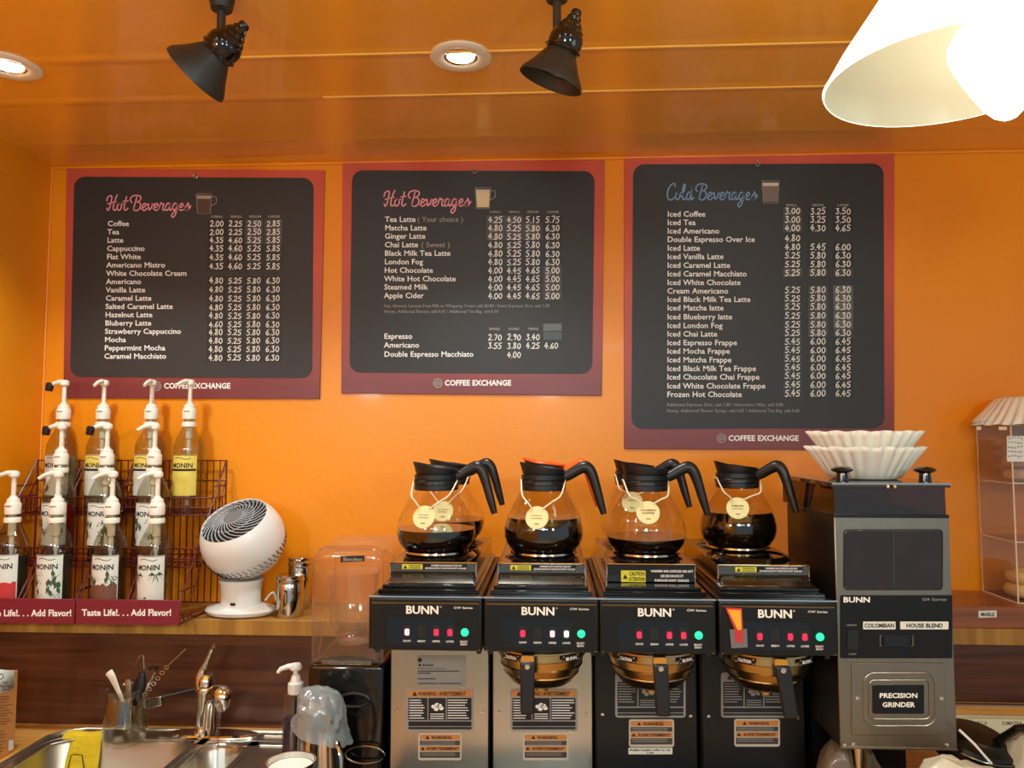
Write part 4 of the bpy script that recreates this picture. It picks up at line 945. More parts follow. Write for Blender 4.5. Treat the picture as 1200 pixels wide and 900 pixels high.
    # label plates
    def lab_big(x0,y0,x1,y1):
        a1 = px_fn(BFY-.0007); a2 = px_fn(BFY-.0012); a3 = px_fn(BFY-.0017)
        L = obj('warning_label', M().prism(rrect(x0,y0,x1,y1,3.5,a1),(0,.0006,0)), GREYL, t)
        m = M(); m.poly(rrect(x0+2,y0+2,x1-2,y0+9.5,1.5,a2)); obj('label_header', m, GREYL if black else ORGL, L)
        m = M(); W_ = x1-x0-5; H0 = y0+11; H1 = y1-13; c1 = x0+2.5+W_*.31; c2_ = x0+2.5+W_*.60
        for a,b_1 in ((x0+2.5,c1-.6),(c1+.6,c2_-.6),(c2_+.6,x1-2.5)): m.poly(rrect(a,H0,b_1,H1,.3,a2,1))
        m.poly(rrect(x0+2.5,y1-11.5,x1-2.5,y1-6,.3,a2,1)); m.poly(rrect(x0+2.5,y1-5,x1-2.5,y1-2.4,.3,a2,1)); obj('label_blocks', m, INK, L)
        m = M(); text(m,'WARNING / AVERTISSEMENT',x0+14,y0+8.2,4.6,a3,W_-18,'b'); m.poly([a3(x0+7,y0+8.5),a3(x0+13,y0+8.5),a3(x0+10,y0+3)]); obj('label_lettering', m, INK, t)
        m = M(); rn = random.Random(idx)
        for a,b_1 in ((x0+4,c1-2.5),(c2_+2,x1-4)):
            for i in range(8): stroke(m,[(a,H0+2.5+i*3),(b_1-rn.uniform(0,7),H0+2.5+i*3)],1.0,a3,1)
        for i in range(3): stroke(m,[(c1+3,H1-2-i*2.6),(c2_-3,H1-2-i*2.6)],.9,a3,1)
        gx = (c1+c2_)/2; gy = (H0+H1)/2-3
        for (ax_,ay) in ((-4,0),(3,-1),(-1,3),(5,2),(0,-2)): m.poly([a3(gx+ax_+3*math.cos(i*1.05),gy+ay+2.4*math.sin(i*1.05)) for i in range(6)])
        obj('label_pictogram', m, WHITE if not black else GREYL, t)
    def lab_small(x0,y0,x1,y1):
        a1 = px_fn(BFY-.0007); a2 = px_fn(BFY-.0012); a3 = px_fn(BFY-.0017)
        L = obj('small_warning_label', M().prism(rrect(x0,y0,x1,y1,3,a1),(0,.0006,0)), mat('label_silver_border',(196,190,174),.5), t)
        m = M(); m.poly(rrect(x0+2,y0+2,x1-2,y0+8,.6,a2)); m.poly(rrect(x0+2,y0+15.5,x1-2,y0+21,.4,a2)); obj('label_header', m, ORGL, L)
        m = M(); m.poly(rrect(x0+2,y0+9,x1-2,y0+14.5,.3,a2,1)); m.poly(rrect(x0+2,y0+22,x1-2,y1-3,.3,a2,1)); obj('label_blocks', m, mat('dark_label_block',(70,60,52),.5), L)
        m = M(); text(m,'WARNING',(x0+x1)/2+2,y0+7,3.6,a3,24,'b',align='c'); text(m,'AVERTISSEMENT',(x0+x1)/2+3,y0+20,3.4,a3,38,'b',align='c')
        m.poly([a3((x0+x1)/2-17,y0+7),a3((x0+x1)/2-12,y0+7),a3((x0+x1)/2-14.5,y0+3)]); m.poly([a3(x0+3,y0+20),a3(x0+8,y0+20),a3(x0+5.5,y0+16)]); obj('label_lettering', m, INK, t)
        m = M()
        for i in range(2): stroke(m,[(x0+4,y0+10.7+i*2.3),(x1-8,y0+10.7+i*2.3)],.8,a3,1)
        for i in range(2): stroke(m,[(x0+4,y0+23.7+i*2.3),(x1-8,y0+23.7+i*2.3)],.8,a3,1)
        obj('label_small_print', m, GREYL, t)
    if idx == 0: lab_big(476,807,555,857); lab_small(490,859,541,891)
    if idx == 1: lab_big(598,807,677,857); lab_small(613,859,666,891)
    if idx == 2:
        lab_big(721,788,803.5,841); lab_small(737,843,790,875.5)
        a1 = px_fn(BFY-.0007); a3 = px_fn(BFY-.0014); L = obj('service_sticker', M().prism(rrect(736.5,876.5,788,884,.4,a1),(0,.0006,0)), LBLW, t)
        m = M(); text(m,'Brazilian Canadian Coffee Co. Ltd.',738,880,2.5,a3,48,'b'); text(m,'11487',762,883.2,2,a3,9,'b',align='c'); obj('sticker_lettering', m, INK, L)
    if idx == 3: lab_big(845,788,929,841); lab_small(860.5,842.5,914,875)
    if idx == 0:
        a1 = px_fn(BFY-.0007); a3 = px_fn(BFY-.0013); L = obj('data_plate', M().prism(rrect(488,768,546,805,1.5,a1),(0,.0006,0)), mat('steel_data_plate',(150,152,146),.4,.6), t)
        m = M(); m.poly([a3(492+2.6*math.cos(i*.63),773.5+2.6*math.sin(i*.63)) for i in range(10)]); m.poly([a3(492+1.6*math.cos(i*.8),779.3+1.6*math.sin(i*.8)) for i in range(8)])
        text(m,'BUNN',495,780.8,2.6,a3,13,'b')
        for y_,l in ((786.5,48),(789,14),(795.5,20),(801,22)): stroke(m,[(490,y_),(490+l,y_)],1.0,a3,1)
        stroke(m,[(514,801),(540,801)],1.0,a3,1); stroke(m,[(490,783.3),(522,783.3)],.5,a3,1); obj('plate_lettering', m, INK, L)
    # screws
    for sx_,sy_ in ((-.089,.012),(.089,.012),(-.087,.17),(.088,.17)):
        m = M(); m.T = Matrix.Translation((cx+sx_,BFY-.0003,HB-sy_)) @ Matrix.Rotation(R(90),4,'X'); m.lathe([(.0035,0),(.003,.0015),(.0005,.002)],n=12); obj('screw', m, CHROME, t)
    for sx_ in (-.094,.094): obj('rail_bracket', B(cx+sx_-.004,cx+sx_+.004,HF+.03,BFY,HB-.012,HB), BLACKP, t)
    return cx
LR,LP,LW = REDL,PNKL,WHTL
CXS = []
CXS.append(brewer(0,498.5,'stainless coffee brewer with an empty brew rail, nearest the blender',False,False,(LP,None,LR,LR)))
CXS.append(brewer(1,634,'stainless coffee brewer with a brew basket in place, second from the blender',False,True,(LR,None,LP,LW)))
CXS.append(brewer(2,770.5,'black fronted coffee brewer, third from the blender',True,True,(LR,None,LR,LR)))
CXS.append(brewer(3,911.5,'black fronted coffee brewer with an orange tag, beside the grinder',True,True,(LR,None,LR,LR)))
# brew baskets (funnels)
FZ = HB-.0012
def funnel(cx, dx, lean, label):
    yc = 1.491; t = thing('brew_basket', label, 'brew basket', (cx,yc,FZ-.075), 'steel brew baskets under the hoods')
    c = (cx+dx,yc,FZ)
    obj('basket', M().lathe([(.086,0),(.0885,-.003),(.0885,-.006),(.084,-.008),(.083,-.02),(.0805,-.022),(.0765,-.036),(.078,-.038),(.070,-.052),(.071,-.054),(.058,-.070),(.05,-.075),(.014,-.082),(.012,-.092),(.0005,-.092)],c,56), GOLDST, t)
    h = Vector(c)+Vector((lean[0],-.0885,0))
    m = M(); m.hexa([h+Vector((-.0125,-.020,-.012)),h+Vector((.0125,-.020,-.012)),h+Vector((.0125,.004,-.012)),h+Vector((-.0125,.004,-.012))],[h+Vector((-.0115,-.012,-.001)),h+Vector((.0115,-.012,-.001)),h+Vector((.0115,.004,-.001)),h+Vector((-.0115,.004,-.001))])
    obj('handle_bracket', m, CHROME, t, bev=.0015)
    b2 = h+Vector((lean[1],-.022,-.098))
    m = M(); m.hexa([b2+Vector((-.0125,-.006,0)),b2+Vector((.0125,-.006,0)),b2+Vector((.0115,.006,0)),b2+Vector((-.0115,.006,0))],[h+Vector((-.0135,-.024,-.010)),h+Vector((.0135,-.024,-.010)),h+Vector((.0125,-.008,-.010)),h+Vector((-.0125,-.008,-.010))])
    obj('handle', m, BLACKP, t, bev=.004, bseg=3)
    m = M(); m.T = Matrix.Translation(h+Vector((0,-.0245,-.017))) @ Matrix.Rotation(R(90),4,'X'); m.lathe([(.005,0),(.0045,.0015),(.0025,.002),(.0022,.0008),(.0005,.0008)],n=16); obj('rivet', m, CHROME, t)
    for sg in (-1,1):
        def lf(u,v,sg=sg): a = R(-90)+sg*R(38)+u; return Vector((c[0]+.0893*math.cos(a),c[1]+.0893*math.sin(a),FZ-.0075-v))
        def lf2(u,v,sg=sg): a = R(-90)+sg*R(38)+u; return Vector((c[0]+.0898*math.cos(a),c[1]+.0898*math.sin(a),FZ-.0075-v))
        m = M(); m.add([lf(-.22+.44*i/6,vv) for vv in (0,.011) for i in range(7)],[(i,i+7,i+8,i+1) for i in range(6)]); L = obj('basket_label', m, BLACKM, t)
        m = M(); stroke(m,[(-.2,.0015),(.2,.0015),(.2,.0095),(-.2,.0095),(-.2,.0015)],.0008,lf2,1); text(m,'BUNN' if sg > 0 else 'CAUTION',-.14,.0085,.0055,lf2,.28,'b'); obj('label_lettering', m, WHITE, L)
funnel(CXS[1]-.0005,0,(-.0235,.0),'brew basket in the stainless brewer with the orange handled pot')
funnel(CXS[2],0,(.002,.003),'brew basket in the third brewer, before a half hidden warning label')
funnel(CXS[3]-.0,0,(.001,.012),'brew basket in the brewer beside the grinder, handle leaning right')
# orange tag on brewer 4
q = lambda u,v: U(u,v,HF-.006)
tt = thing('switch_tag', 'red and orange wedge tag clipped over the last brewer panel', 'tag', tuple(q(862,758)))
obj('holder', M().prism([q(855,738),q(875.5,737),q(876.5,759),q(857,760)],(0,.0035,0)), GREYP, tt, bev=.001)
obj('wedge', M().prism([q(850,712),q(869.5,713),q(871,745),q(861.5,739)],(0,.003,0)), REDI, tt)
m = M(); q2 = lambda u,v: U(u,v,HF-.0068); m.poly([q2(853,714.5),q2(865,739),q2(869,739),q2(868,715)]); obj('orange_face', m, TAGO, tt)
m = M(); m.poly([q2(861,738),q2(861.5,753),q2(871,753),q2(870.5,738)]); obj('red_square', m, REDI, tt)
m = M(); text(m,'COFFEE',857,763.5,3,px_fn(HF-.0046),16,'b')
# ================================================================== DECANTERS
def decanter(cx, cy, level, label, rim=BLACKP, hang=0, grp='glass coffee decanters on the warmers'):
    K = .00172; z = WT+.003; c = Vector((cx,cy,z)); t = thing('coffee_decanter', label, 'coffee pot', tuple(c), grp)
    body = [(.0005,0),(31,0),(35,1.2),(40,5),(44.5,12),(46.7,20),(46.5,28),(44.5,37),(40.5,47),(35.5,57),(30,66),(26,72),(24.5,78)]
    def rad(h):
        for i in range(1,len(body)-1):
            if body[i][1] <= h <= body[i+1][1]: return body[i][0]+(body[i+1][0]-body[i][0])*(h-body[i][1])/max(1e-6,body[i+1][1]-body[i][1])
        return 24
    obj('glass_bowl', M().lathe([(a*K,b*K) for a,b in body],c,48), GLASS, t)
    if level:
        cf = [(.0005,1)]+[(a*.975*K,max(1,b)*K) for a,b in body[1:] if b < level]+[(rad(level)*.975*K,level*K),(.0005,level*K)]
        cf[0] = (.0005,1*K); obj('coffee', M().lathe(cf,c,48), COFFEE, t)
    obj('base_band', M().lathe([(38*K,-.001),(39*K,.0),(38.5*K,.0035),(36*K,.003)],c,40), STEEL2, t)
    obj('collar', M().lathe([(25*K,72*K),(26.2*K,73*K),(26.2*K,79*K),(24*K,80*K),(24*K,84*K),(26*K,85*K),(26*K,90*K),(22*K,91*K)],c,40), rim if rim is BLACKP else BLACKP, t)
    # pouring lid: tilted cup with spout to the left
    m = M(); n = 40; vs = []
    for (r,h,sp) in ((22,88,0),(24.5,92,.05),(25,97,.55),(25.5,100,1.0),(22,97.5,.9),(16,93,.4),(.3,91,0)):
        for i in range(n):
            a = 2*math.pi*i/n; l = max(0,-math.cos(a)); vs.append(c+Vector(((r*math.cos(a)-l**6*3*sp)*K,r*math.sin(a)*K*.96,(h+(l**2*5.5-max(0,math.cos(a))*3.5)*sp)*K)))
    m.add(vs,[(j*n+i,j*n+(i+1)%n,(j+1)*n+(i+1)%n,(j+1)*n+i) for j in range(6) for i in range(n)])
    lid = obj('pouring_lid', m, BLACKP, t)
    if rim is not BLACKP:
        e = M().tube([c+Vector(((25.5*math.cos(a)-max(0,-math.cos(a))**6*3)*K,25.5*math.sin(a)*K*.96,(100.5+max(0,-math.cos(a))**2*5.5-max(0,math.cos(a))*3.5)*K)) for a in [i*math.pi/20 for i in range(41)]],.0025,8); obj('orange_rim', e, rim, lid)
    cr = Matrix.Rotation(R(hang),3,'Z')
    hp = [(14,85),(28,89),(42,97),(50,99.5),(56,94),(61,80),(66,62),(71,45)]; wd = [5,5.6,6,6.5,6,5.2,4.6,3.2]
    P_ = spline([c+cr @ Vector((a*K,0,b*K)) for a,b in hp],4); ws = []
    for i in range(len(P_)): f_ = i/4; j = min(int(f_),6); ws.append((wd[j]+(wd[j+1]-wd[j])*(f_-j))*K)
    obj('handle', M().tube(P_,ws,12,flat=1.1,up=tuple(cr @ Vector((0,1,0)))), rim if rim is not BLACKP else BLACKP, t)
    obj('handle_band', M().lathe([(26.5*K,78.5*K),(27.2*K,79*K),(27.2*K,83*K),(26.5*K,84*K)],c,40), BLACKM, t)
    return c,K,rad
def hangtag(dec, u, v, label, words, side=-1):
    c,K,rad = dec; r = rad(v+6)*K+.003; x = u*K; y = -math.sqrt(max(0,r*r-x*x)); 
    cc = c+Vector((x,y-.003,v*K)); t = thing('name_tag', label, 'tag', tuple(cc), 'round name tags on the decanters')
    tilt = -20; az = math.atan2(x,-y)
    T = Matrix.Translation(cc) @ Matrix.Rotation(az,4,'Z') @ Matrix.Rotation(R(tilt),4,'X') @ Matrix.Rotation(R(90),4,'X')
    m = M(); m.T = T; m.lathe([(.0005,-.0008),(.0222,-.0008),(.0228,0),(.0222,.0009),(.0005,.0009)],n=36); d = obj('disc', m, TAGC, t)
    m = M(); f = lambda a,b: T @ Vector((a,-b,.0014))
    for i,s_ in enumerate(words):
        if s_ is None: stroke(m,[(-.011,-.004+i*.0055),(.010,-.004+i*.0055)],.0009,f,1)
        else: text(m,s_,0,-.003+i*.0058,.0034,f,.030 if len(s_) > 7 else .024,'b',align='c')
    stroke(m,[(-.004,.0125),(.004,.0125)],.0016,f,1); obj('tag_lettering', m, BRNI, d)
    m = M()
    for s_ in (-1,1):
        h = T @ Vector((s_*.010,.017,.0016)); e = c+Vector((s_*26*K,-6*K,84*K)); mid = c+Vector((s_*22*K+u*K*.25,-rad(66)*K*1.12,62*K+v*.15*K))
        m.tube(spline([h,(h+mid)/2+Vector((0,-.003,0)),mid,e],5),.0016,6)
    m.tube([c+Vector((26.8*K*math.cos(a),26.8*K*math.sin(a),84*K)) for a in [R(-13+206*i/16) for i in range(17)]],.0016,6)
    obj('cord', m, CORD, t)
dy1,dy2,dy4 = 1.577,1.765,1.675
d = decanter(U(511,640,dy1).x,dy1,27,'front coffee pot one third full on the brewer nearest the blender',hang=-8); hangtag(d,-8,44,'round cream tag on the front pot nearest the blender',[None,None])
d = decanter(U(527,625,dy2).x,dy2,26,'rear coffee pot behind the front pot nearest the blender',hang=-6); hangtag(d,-3,40,'round cream tag on the rear pot nearest the blender, seen through glass',[None,None])
d = decanter(U(637,640,dy1).x,dy1,41,'front coffee pot nearly full on the second brewer',hang=-6); hangtag(d,-7,44,'round cream tag on the nearly full pot of the second brewer',[None,None])
d = decanter(U(639,625,dy2).x,dy2,20,'rear coffee pot with orange handle on the second brewer',rim=ORGP,hang=-14)
d = decanter(U(757,640,dy1).x,dy1,19,'front coffee pot nearly empty on the third brewer',hang=-8); hangtag(d,-2,50,'round cream tag lettered for Colombian coffee on the third brewer',['COLOMBIAN','COFFEE'])
d = decanter(U(745,625,dy2).x,dy2,0,'rear empty coffee pot hidden behind the front pot of the third brewer',hang=-22); hangtag(d,-8,52,'round cream tag on the rear pot of the third brewer',[None])
d = decanter(U(865,625,dy4).x,dy4,43,'single coffee pot nearly full on the brewer beside the grinder',hang=-33); hangtag(d,-9,50,'round cream tag lettered Sumatra on the pot beside the grinder',['SUMATRA',None])
# ================================================================== GRINDER
GY = 1.42; gx0,gx1 = U(981,740,GY).x+.0, U(1117,740,GY).x; gz0 = U(1050,878,GY).z; gz1 = U(1050,605,GY).z; gz2 = U(1050,566,GY).z; GB = 1.70
gx0 = max(gx0, CXS[3]+.1055)
g = thing('coffee_grinder', 'tall steel coffee grinder with paper filters on its lid', 'coffee grinder', ((gx0+gx1)/2,1.58,TOPZ))
obj('housing', B(gx0+.001,gx1-.001,GY+.004,GB,gz0,gz1), BLACKM, g, bev=.002)
fpn = obj('front_panel', B(gx0,gx1,GY,GY+.004,gz0,gz1), GSTEEL, g, bev=.0015)
m = M().box(gx0,gx1,GY-.002,GY+.004,gz0,gz0+.003); obj('lower_lip', m, GSTEEL, g)
gm_ = (gx0+gx1)/2
obj('rear_column', B(gx0+.01,gx1-.01,1.60,GB,TOPZ+.02,gz0), BLACKM, g)
obj('foot_plate', B(gx0+.002,gx1-.002,GY+.02,GB,TOPZ+.001,TOPZ+.02), BLACKM, g, bev=.003)
obj('chute', M().lathe([(.018,.0),(.012,-.05),(.0005,-.05)],((gm_-.05),GY+.05,gz0),20), STEEL2, g)
# hopper
hb0,hb1 = GY+.002,GB+.03
m = M(); zt = gz2-.008
m.add([(gx0+.002,hb0,gz1),(gx1-.004,hb0,gz1),(gx1-.004,hb0,zt),(gx0+.002,hb0,zt),(gx0+.002,hb1,gz1),(gx1-.004,hb1,gz1),(gx1-.004,hb1,zt),(gx0+.002,hb1,zt)],[(0,1,2,3),(5,4,7,6),(4,0,3,7),(1,5,6,2),(0,4,5,1)])
hp_ = obj('hopper', m, SMOKE, g)
obj('hopper_divider', B(gm_-.0015,gm_+.0015,hb0+.003,hb1-.003,gz1+.002,zt), SMOKE, hp_)
obj('hopper_collar', B(gx0,gx1,hb0-.003,hb0+.002,gz1-.003,gz1+.003), BLACKM, g)
m = M(); m.box(gx0-.004,gm_-.001,hb0-.006,hb1,zt,gz2); obj('hopper_lid', m, SMOKE if False else mat('smoked_lid',(60,40,26),.12,coat=.5), g, bev=.001)
m = M(); m.box(gm_+.001,gx1+.003,hb0-.006,hb1,zt,gz2); obj('hopper_lid', m, MATS['smoked_lid'], g, bev=.001)
obj('lid_front_edge', B(gx0-.004,gx1+.003,hb0-.0075,hb0-.005,gz2-.003,gz2+.0005), STEEL2, g)
for px_ in (987,1084):
    kc = U(px_,562,1.455); kc.z = gz2
    m = M().lathe([(.011,0),(.010,.012),(.0095,.016),(.019,.020),(.0195,.023),(.014,.027),(.0005,.0285)],kc,28); obj('lid_knob', m, BLACKG, g)
m = M()
for dx_ in (-.006,.006): m.sphere((gm_+dx_,hb0-.006,gz2-.006),.004,10)
obj('lid_hinge', m, CHROME, g)
BEAN = mat('coffee_beans', (40, 24, 14), .4, var=.5, scale=120, bump=.6, bscale=110)
m = M(); nn = 10; vs = []; rnd = random.Random(5)
for j in range(nn+1):
    for i in range(nn+1): vs.append((gx0+.006+(gx1-gx0-.014)*i/nn, hb0+.008+(hb1-hb0-.016)*j/nn, gz1+.006+.005*math.sin(i*.9+j*.5)+rnd.uniform(0,.002)))
m.add(vs,[(j*(nn+1)+i,j*(nn+1)+i+1,(j+1)*(nn+1)+i+1,(j+1)*(nn+1)+i) for j in range(nn) for i in range(nn)]); tag(obj('beans', m, BEAN, g), kind='stuff')
# front details
f0 = px_fn(GY-.0008); f1 = px_fn(GY-.0018); f2 = px_fn(GY-.0026); f3 = px_fn(GY-.0034)
win = obj('bean_window', M().prism(rrect(990.5,622,1103.5,690,4,f0),(0,.0008,0)), mat('dark_window',(38,26,18),.12,var=.5,scale=18,coat=.4), g)
m = M(); fr_ = rrect(989.5,621,1104.5,691,4,f1); m.tube(fr_+[fr_[0]],.0009,5); obj('window_gasket', m, BLACKP, win)
stroke_m = M(); stroke(stroke_m,[(1047,623),(1047.5,689)],.8,px_fn(GY-.0012),1); obj('window_partition', stroke_m, DARKST, win)
cp = obj('control_panel', M().prism(rrect(984.5,697.5,1116,771.5,2,f0),(0,.0008,0)), mat('grinder_black_panel',(13,13,13),.35,spec=.35), g)
m = M(); text(m,'BUNN',988,705.8,6.2,f1,32,'b'); obj('logo_lettering', m, WHITE, cp)
m = M(); text(m,'G9 Series',1080.5,704,3.2,f1,29,'n2'); text(m,'GRIND',998,733.5,2,f1,12,'n2',align='c'); text(m,'ON/OFF',999,767.5,2,f1,9,'n2',align='c'); obj('series_lettering', m, GREYL, cp)
m = M().prism(rrect(1011.5,728.5,1049.5,737.5,.8,f1),(0,.0008,0)); s1 = obj('blend_sticker', m, LBLW, cp)
m = M().prism(rrect(1055,728.5,1111.5,737.5,.8,f1),(0,.0008,0)); s2 = obj('blend_sticker', m, LBLW, cp)
m = M(); text(m,'COLOMBIAN',1013,735.4,4.8,f2,35,'b'); obj('sticker_lettering', m, INK, s1)
m = M(); text(m,'HOUSE BLEND',1062,735.4,4.8,f2,43,'b'); obj('sticker_lettering', m, INK, s2)
obj('rocker_switch', M().prism(rrect(1036,744,1066,758.5,1.5,f2),(0,.003,0)), BLACKG, g, bev=.0008)
m = M(); stroke(m,[(1033.5,745),(1031.5,745),(1031.5,757),(1033.5,757)],.5,f1,1); stroke(m,[(1068,745),(1070,745),(1070,757),(1068,757)],.5,f1,1); obj('switch_marks', m, GREYL, cp)
obj('power_switch', M().prism(rrect(993,739,1006,762,1,f2),(0,.003,0)), BLACKP, g, bev=.0008)
def ring(x0,y0,x1,y1,r,Yd,w,nm,mt):
    P_ = rrect(x0,y0,x1,y1,r,px_fn(GY-Yd),8); m = M().tube(P_+[P_[0]],w,8); return obj(nm,m,mt,g)
dp = obj('lower_plate', M().prism(rrect(998,777,1107.5,862,3,px_fn(GY-.0016)),(0,.0016,0)), GSTEEL, g, bev=.0008)
ring(1012,788.5,1096,850.5,13,.0016,.0018,'raised_ring',GSTEEL); ring(1018.5,797,1089.5,842.5,6,.0018,.0018,'raised_ring',GSTEEL)
pl_ = obj('name_plate', M().prism(rrect(1023,803,1083,836.5,1.5,px_fn(GY-.0036)),(0,.003,0)), BLACKM, g)
m = M(); f4 = px_fn(GY-.0044); text(m,'PRECISION',1053,817.8,5.6,f4,45,'b',align='c'); text(m,'GRINDER',1053,828.5,5.6,f4,38,'b',align='c'); obj('plate_lettering', m, WHITE, pl_)
for px_,py_ in ((1000,872),(1109,873),(1004.5,818),(1103,818.5),(989.5,873)):
    m = M(); m.T = Matrix.Translation(U(px_,py_,GY-.001)) @ Matrix.Rotation(R(90),4,'X'); m.lathe([(.004,0),(.0034,.0022),(.0005,.003)],n=12); obj('screw', m, CHROME, g)
p0 = U(1113,651,1.50); m = M().tube([(gx1-.003,1.50,p0.z+.006),(gx1+.012,1.495,p0.z-.014),(gx1+.026,1.49,p0.z-.036)],[.006,.0065,.005],10,flat=.6); obj('side_lever', m, BLACKP, g)
# ================================================================== PAPER FILTERS
def paper_filter(c, rb, rt, h, n, label, seed=0, grp='fluted paper coffee filters', flip=False, lean=0.0, sag=0.0, mt=PAPER, layers=1):
    rr = random.Random(seed); ph = [rr.uniform(-.35,.35) for _ in range(n)]; am = [rr.uniform(.75,1.2) for _ in range(n)]
    prof = [(0.0005,0),(rb*.9,0),(rb,.002)]+[(rb+(rt-rb)*q, h*q) for q in (.15,.3,.5,.7,.85,1)]
    def mod(r,z,a,j):
        if j < 2: return r
        q = max(0,min(1,z/h)); i = int(a/(2*math.pi)*n) % n
        return r*(1+(.008+.036*q)*math.cos(n*a+ph[i]*.6)*am[i]*(.9)+.02*q*math.sin(3*a+seed))
    t = tag(obj('paper_filter', M().lathe(prof,(0,0,0),n*8,mod=mod), mt, loc=(0,0,0), solid=.0009, angle=60), label, 'coffee filter', grp)
    me = t.data
    for v in me.vertices:
        q = max(0,v.co.z/h); v.co.z += q*q*.0012*math.sin(n*math.atan2(v.co.y,v.co.x)*.5)+sag*q*math.sin(math.atan2(v.co.y,v.co.x)*2+seed)
    t.location = c
    if flip: t.rotation_euler = (math.pi,0,0)
    return t
fx_ = U(1013,563,1.56); fz = gz2+.0012
paper_filter((fx_.x,1.56,fz),.064,.108,.062,30,'lower fluted white paper filter on the grinder lid',1)
paper_filter((fx_.x+.001,1.562,fz+.026),.060,.104,.066,30,'upper fluted paper filter nested in the one on the grinder lid',4)
# ================================================================== ACRYLIC CASE
ay0,ay1 = 1.935,2.085; ax0 = U(1188,600,ay0).x; ax1 = ax0+.30; az0 = RLZ+.0005; az1 = U(1188,498,ay0).z
ac = thing('acrylic_case', 'clear acrylic pastry case on the ledge at the right edge', 'display case', ((ax0+ax1)/2,2.01,az0))
th = .003
shz = [az0,U(1188,636,ay0).z,U(1188,567,ay0).z,az1-th]
obj('side_panel', B(ax0,ax0+th,ay0,ay1,az0,az1), ACRYL, ac); obj('side_panel', B(ax1-th,ax1,ay0,ay1,az0,az1), ACRYL, ac)
obj('back_panel', B(ax0+th,ax1-th,ay1-th,ay1,az0,az1), ACRYL, ac)
EDGE = mat('acrylic_edge',(232,205,170),.2,coat=.3)
for z_ in shz:
    s = obj('shelf', B(ax0+th,ax1-th,ay0,ay1-th,z_,z_+th), ACRYL, ac)
    obj('shelf_edge', M().box(ax0,ax1,ay0-.0006,ay0+.0004,z_,z_+th).box(ax0-.0006,ax0+.0004,ay0,ay1,z_,z_+th), EDGE, s)
obj('front_edge', M().box(ax0-.0004,ax0+th,ay0-.0012,ay0,az0,az1), EDGE, ac)
obj('rear_edge', M().box(ax0-.0004,ax0+.0015,ay1-.002,ay1,az0,az1), EDGE, ac)
obj('door', B(ax0+.004,ax1-.004,ay0-.0045,ay0-.0022,shz[2]+.004,az1-.004), ACRYL, ac)
m = M()
for px_,w_ in ((1144,5),(1170,9)):
    a_ = U(px_,502,ay0-.001); m.box(a_.x,a_.x+w_*.0021,ay0-.003,ay0-.001,a_.z-.004,a_.z+.004)
obj('hinge', m, EDGE, ac)
def bagel(c, label, r=.048, grp='bagels in the acrylic case'):
    m = M(); vs = []; n,k = 28,14
    for i in range(n):
        a = 2*math.pi*i/n
        for j in range(k):
            b_ = 2*math.pi*j/k; rr = r*.63+r*.37*math.cos(b_)*1.0; vs.append((rr*math.cos(a)*(1+.02*math.sin(3*a)),rr*math.sin(a),.0165*math.sin(b_)*(1+.06*math.sin(2*a)) + .016))
    m.add([Vector(v)+Vector(c) for v in vs],[(i*k+j,((i+1)%n)*k+j,((i+1)%n)*k+(j+1)%k,i*k+(j+1)%k) for i in range(n) for j in range(k)])
    tag(obj('bagel', m, BREAD, loc=c), label, 'bagel', grp)
bxx = ax0+.062
bagel((bxx,2.005,az0+th+.001),'lower bagel at the bottom of the acrylic case'); bagel((bxx+.003,2.003,az0+th+.0335),'upper bagel stacked in the bottom of the acrylic case')
def pastry(px_,py_,label,w_,seed,Y=2.0):
    c = U(px_,py_,Y); c.x = ax0+.062+(px_-1170)*.0006; rr = random.Random(seed)
    m = M(); n = 22; prof = [(.0005,-.012),(.6,-.0125),(.95,-.008),(1.02,0),(.9,.008),(.5,.0125),(.0005,.013)]
    K = [(rr.randint(3,9),rr.uniform(0,6)) for _ in range(4)]
    m.lathe([(r_*w_,z_*1.3) for r_,z_ in prof],c,n,mod=lambda r,z,a,j: r*(1+.05*sum(math.sin(k*a+p) for k,p in K)),sy=.62)
    tag(obj('wrapped_pastry', m, WRAP, loc=tuple(c)), label, 'pastry', 'wrapped pastries on the top shelf of the case')
sz = shz[2]+th
def zpx(z,px_,Y):   # pixel row of a height, by bisection
    a_,b_ = 0,900
    for _ in range(30):
        m_ = (a_+b_)/2
        if U(px_,m_,Y).z > z: a_ = m_
        else: b_ = m_
    return a_
for i,(px_,lb) in enumerate(((1166,'lowest wrapped pastry on the top shelf of the acrylic case'),(1158,'middle wrapped pastry on the top shelf of the acrylic case'),(1160,'topmost wrapped pastry stacked in the acrylic case'))):
    pastry(px_+8,zpx(sz+.0175+i*.034,1166,2.0),lb,.042,i+3)
f = px_fn(ay0-.0052); m = M().prism(rrect(1180,511,1210,541,1,f),(0,.0005,0)); cd = obj('price_card', m, LBLW, ac)
m = M(); rnd = random.Random(2); f = px_fn(ay0-.0058)
for i in range(5):
    for j in range(5):
        u0 = 1181.5+i*3.6; v0 = 513+j*5.3; stroke(m,[(u0,v0),(u0+rnd.uniform(1,2.6),v0+rnd.uniform(-1,2))],.9,f,1)
obj('card_pattern', m, BRNI, cd)
fo_ = paper_filter((1.225,2.0,az1+.0005+.062),.09,.142,.062,36,'fluted paper filter turned upside down on the acrylic case',7,flip=True)
paper_filter((1.225,1.998,az1+.0005+.070),.088,.138,.062,36,'second upside down paper filter nested on the acrylic case',9,flip=True)
m = M().prism([U(1147,716,1.8995),U(1168,715.5,1.8995),U(1168,723.5,1.8995),U(1147,724,1.8995)],(0,.0022,0)); ls = tag(obj('ledge_sticker', m, LBLW, loc=tuple(U(1157,720,1.90))), 'small white sticker lettered MARLE on the ledge', 'sticker')
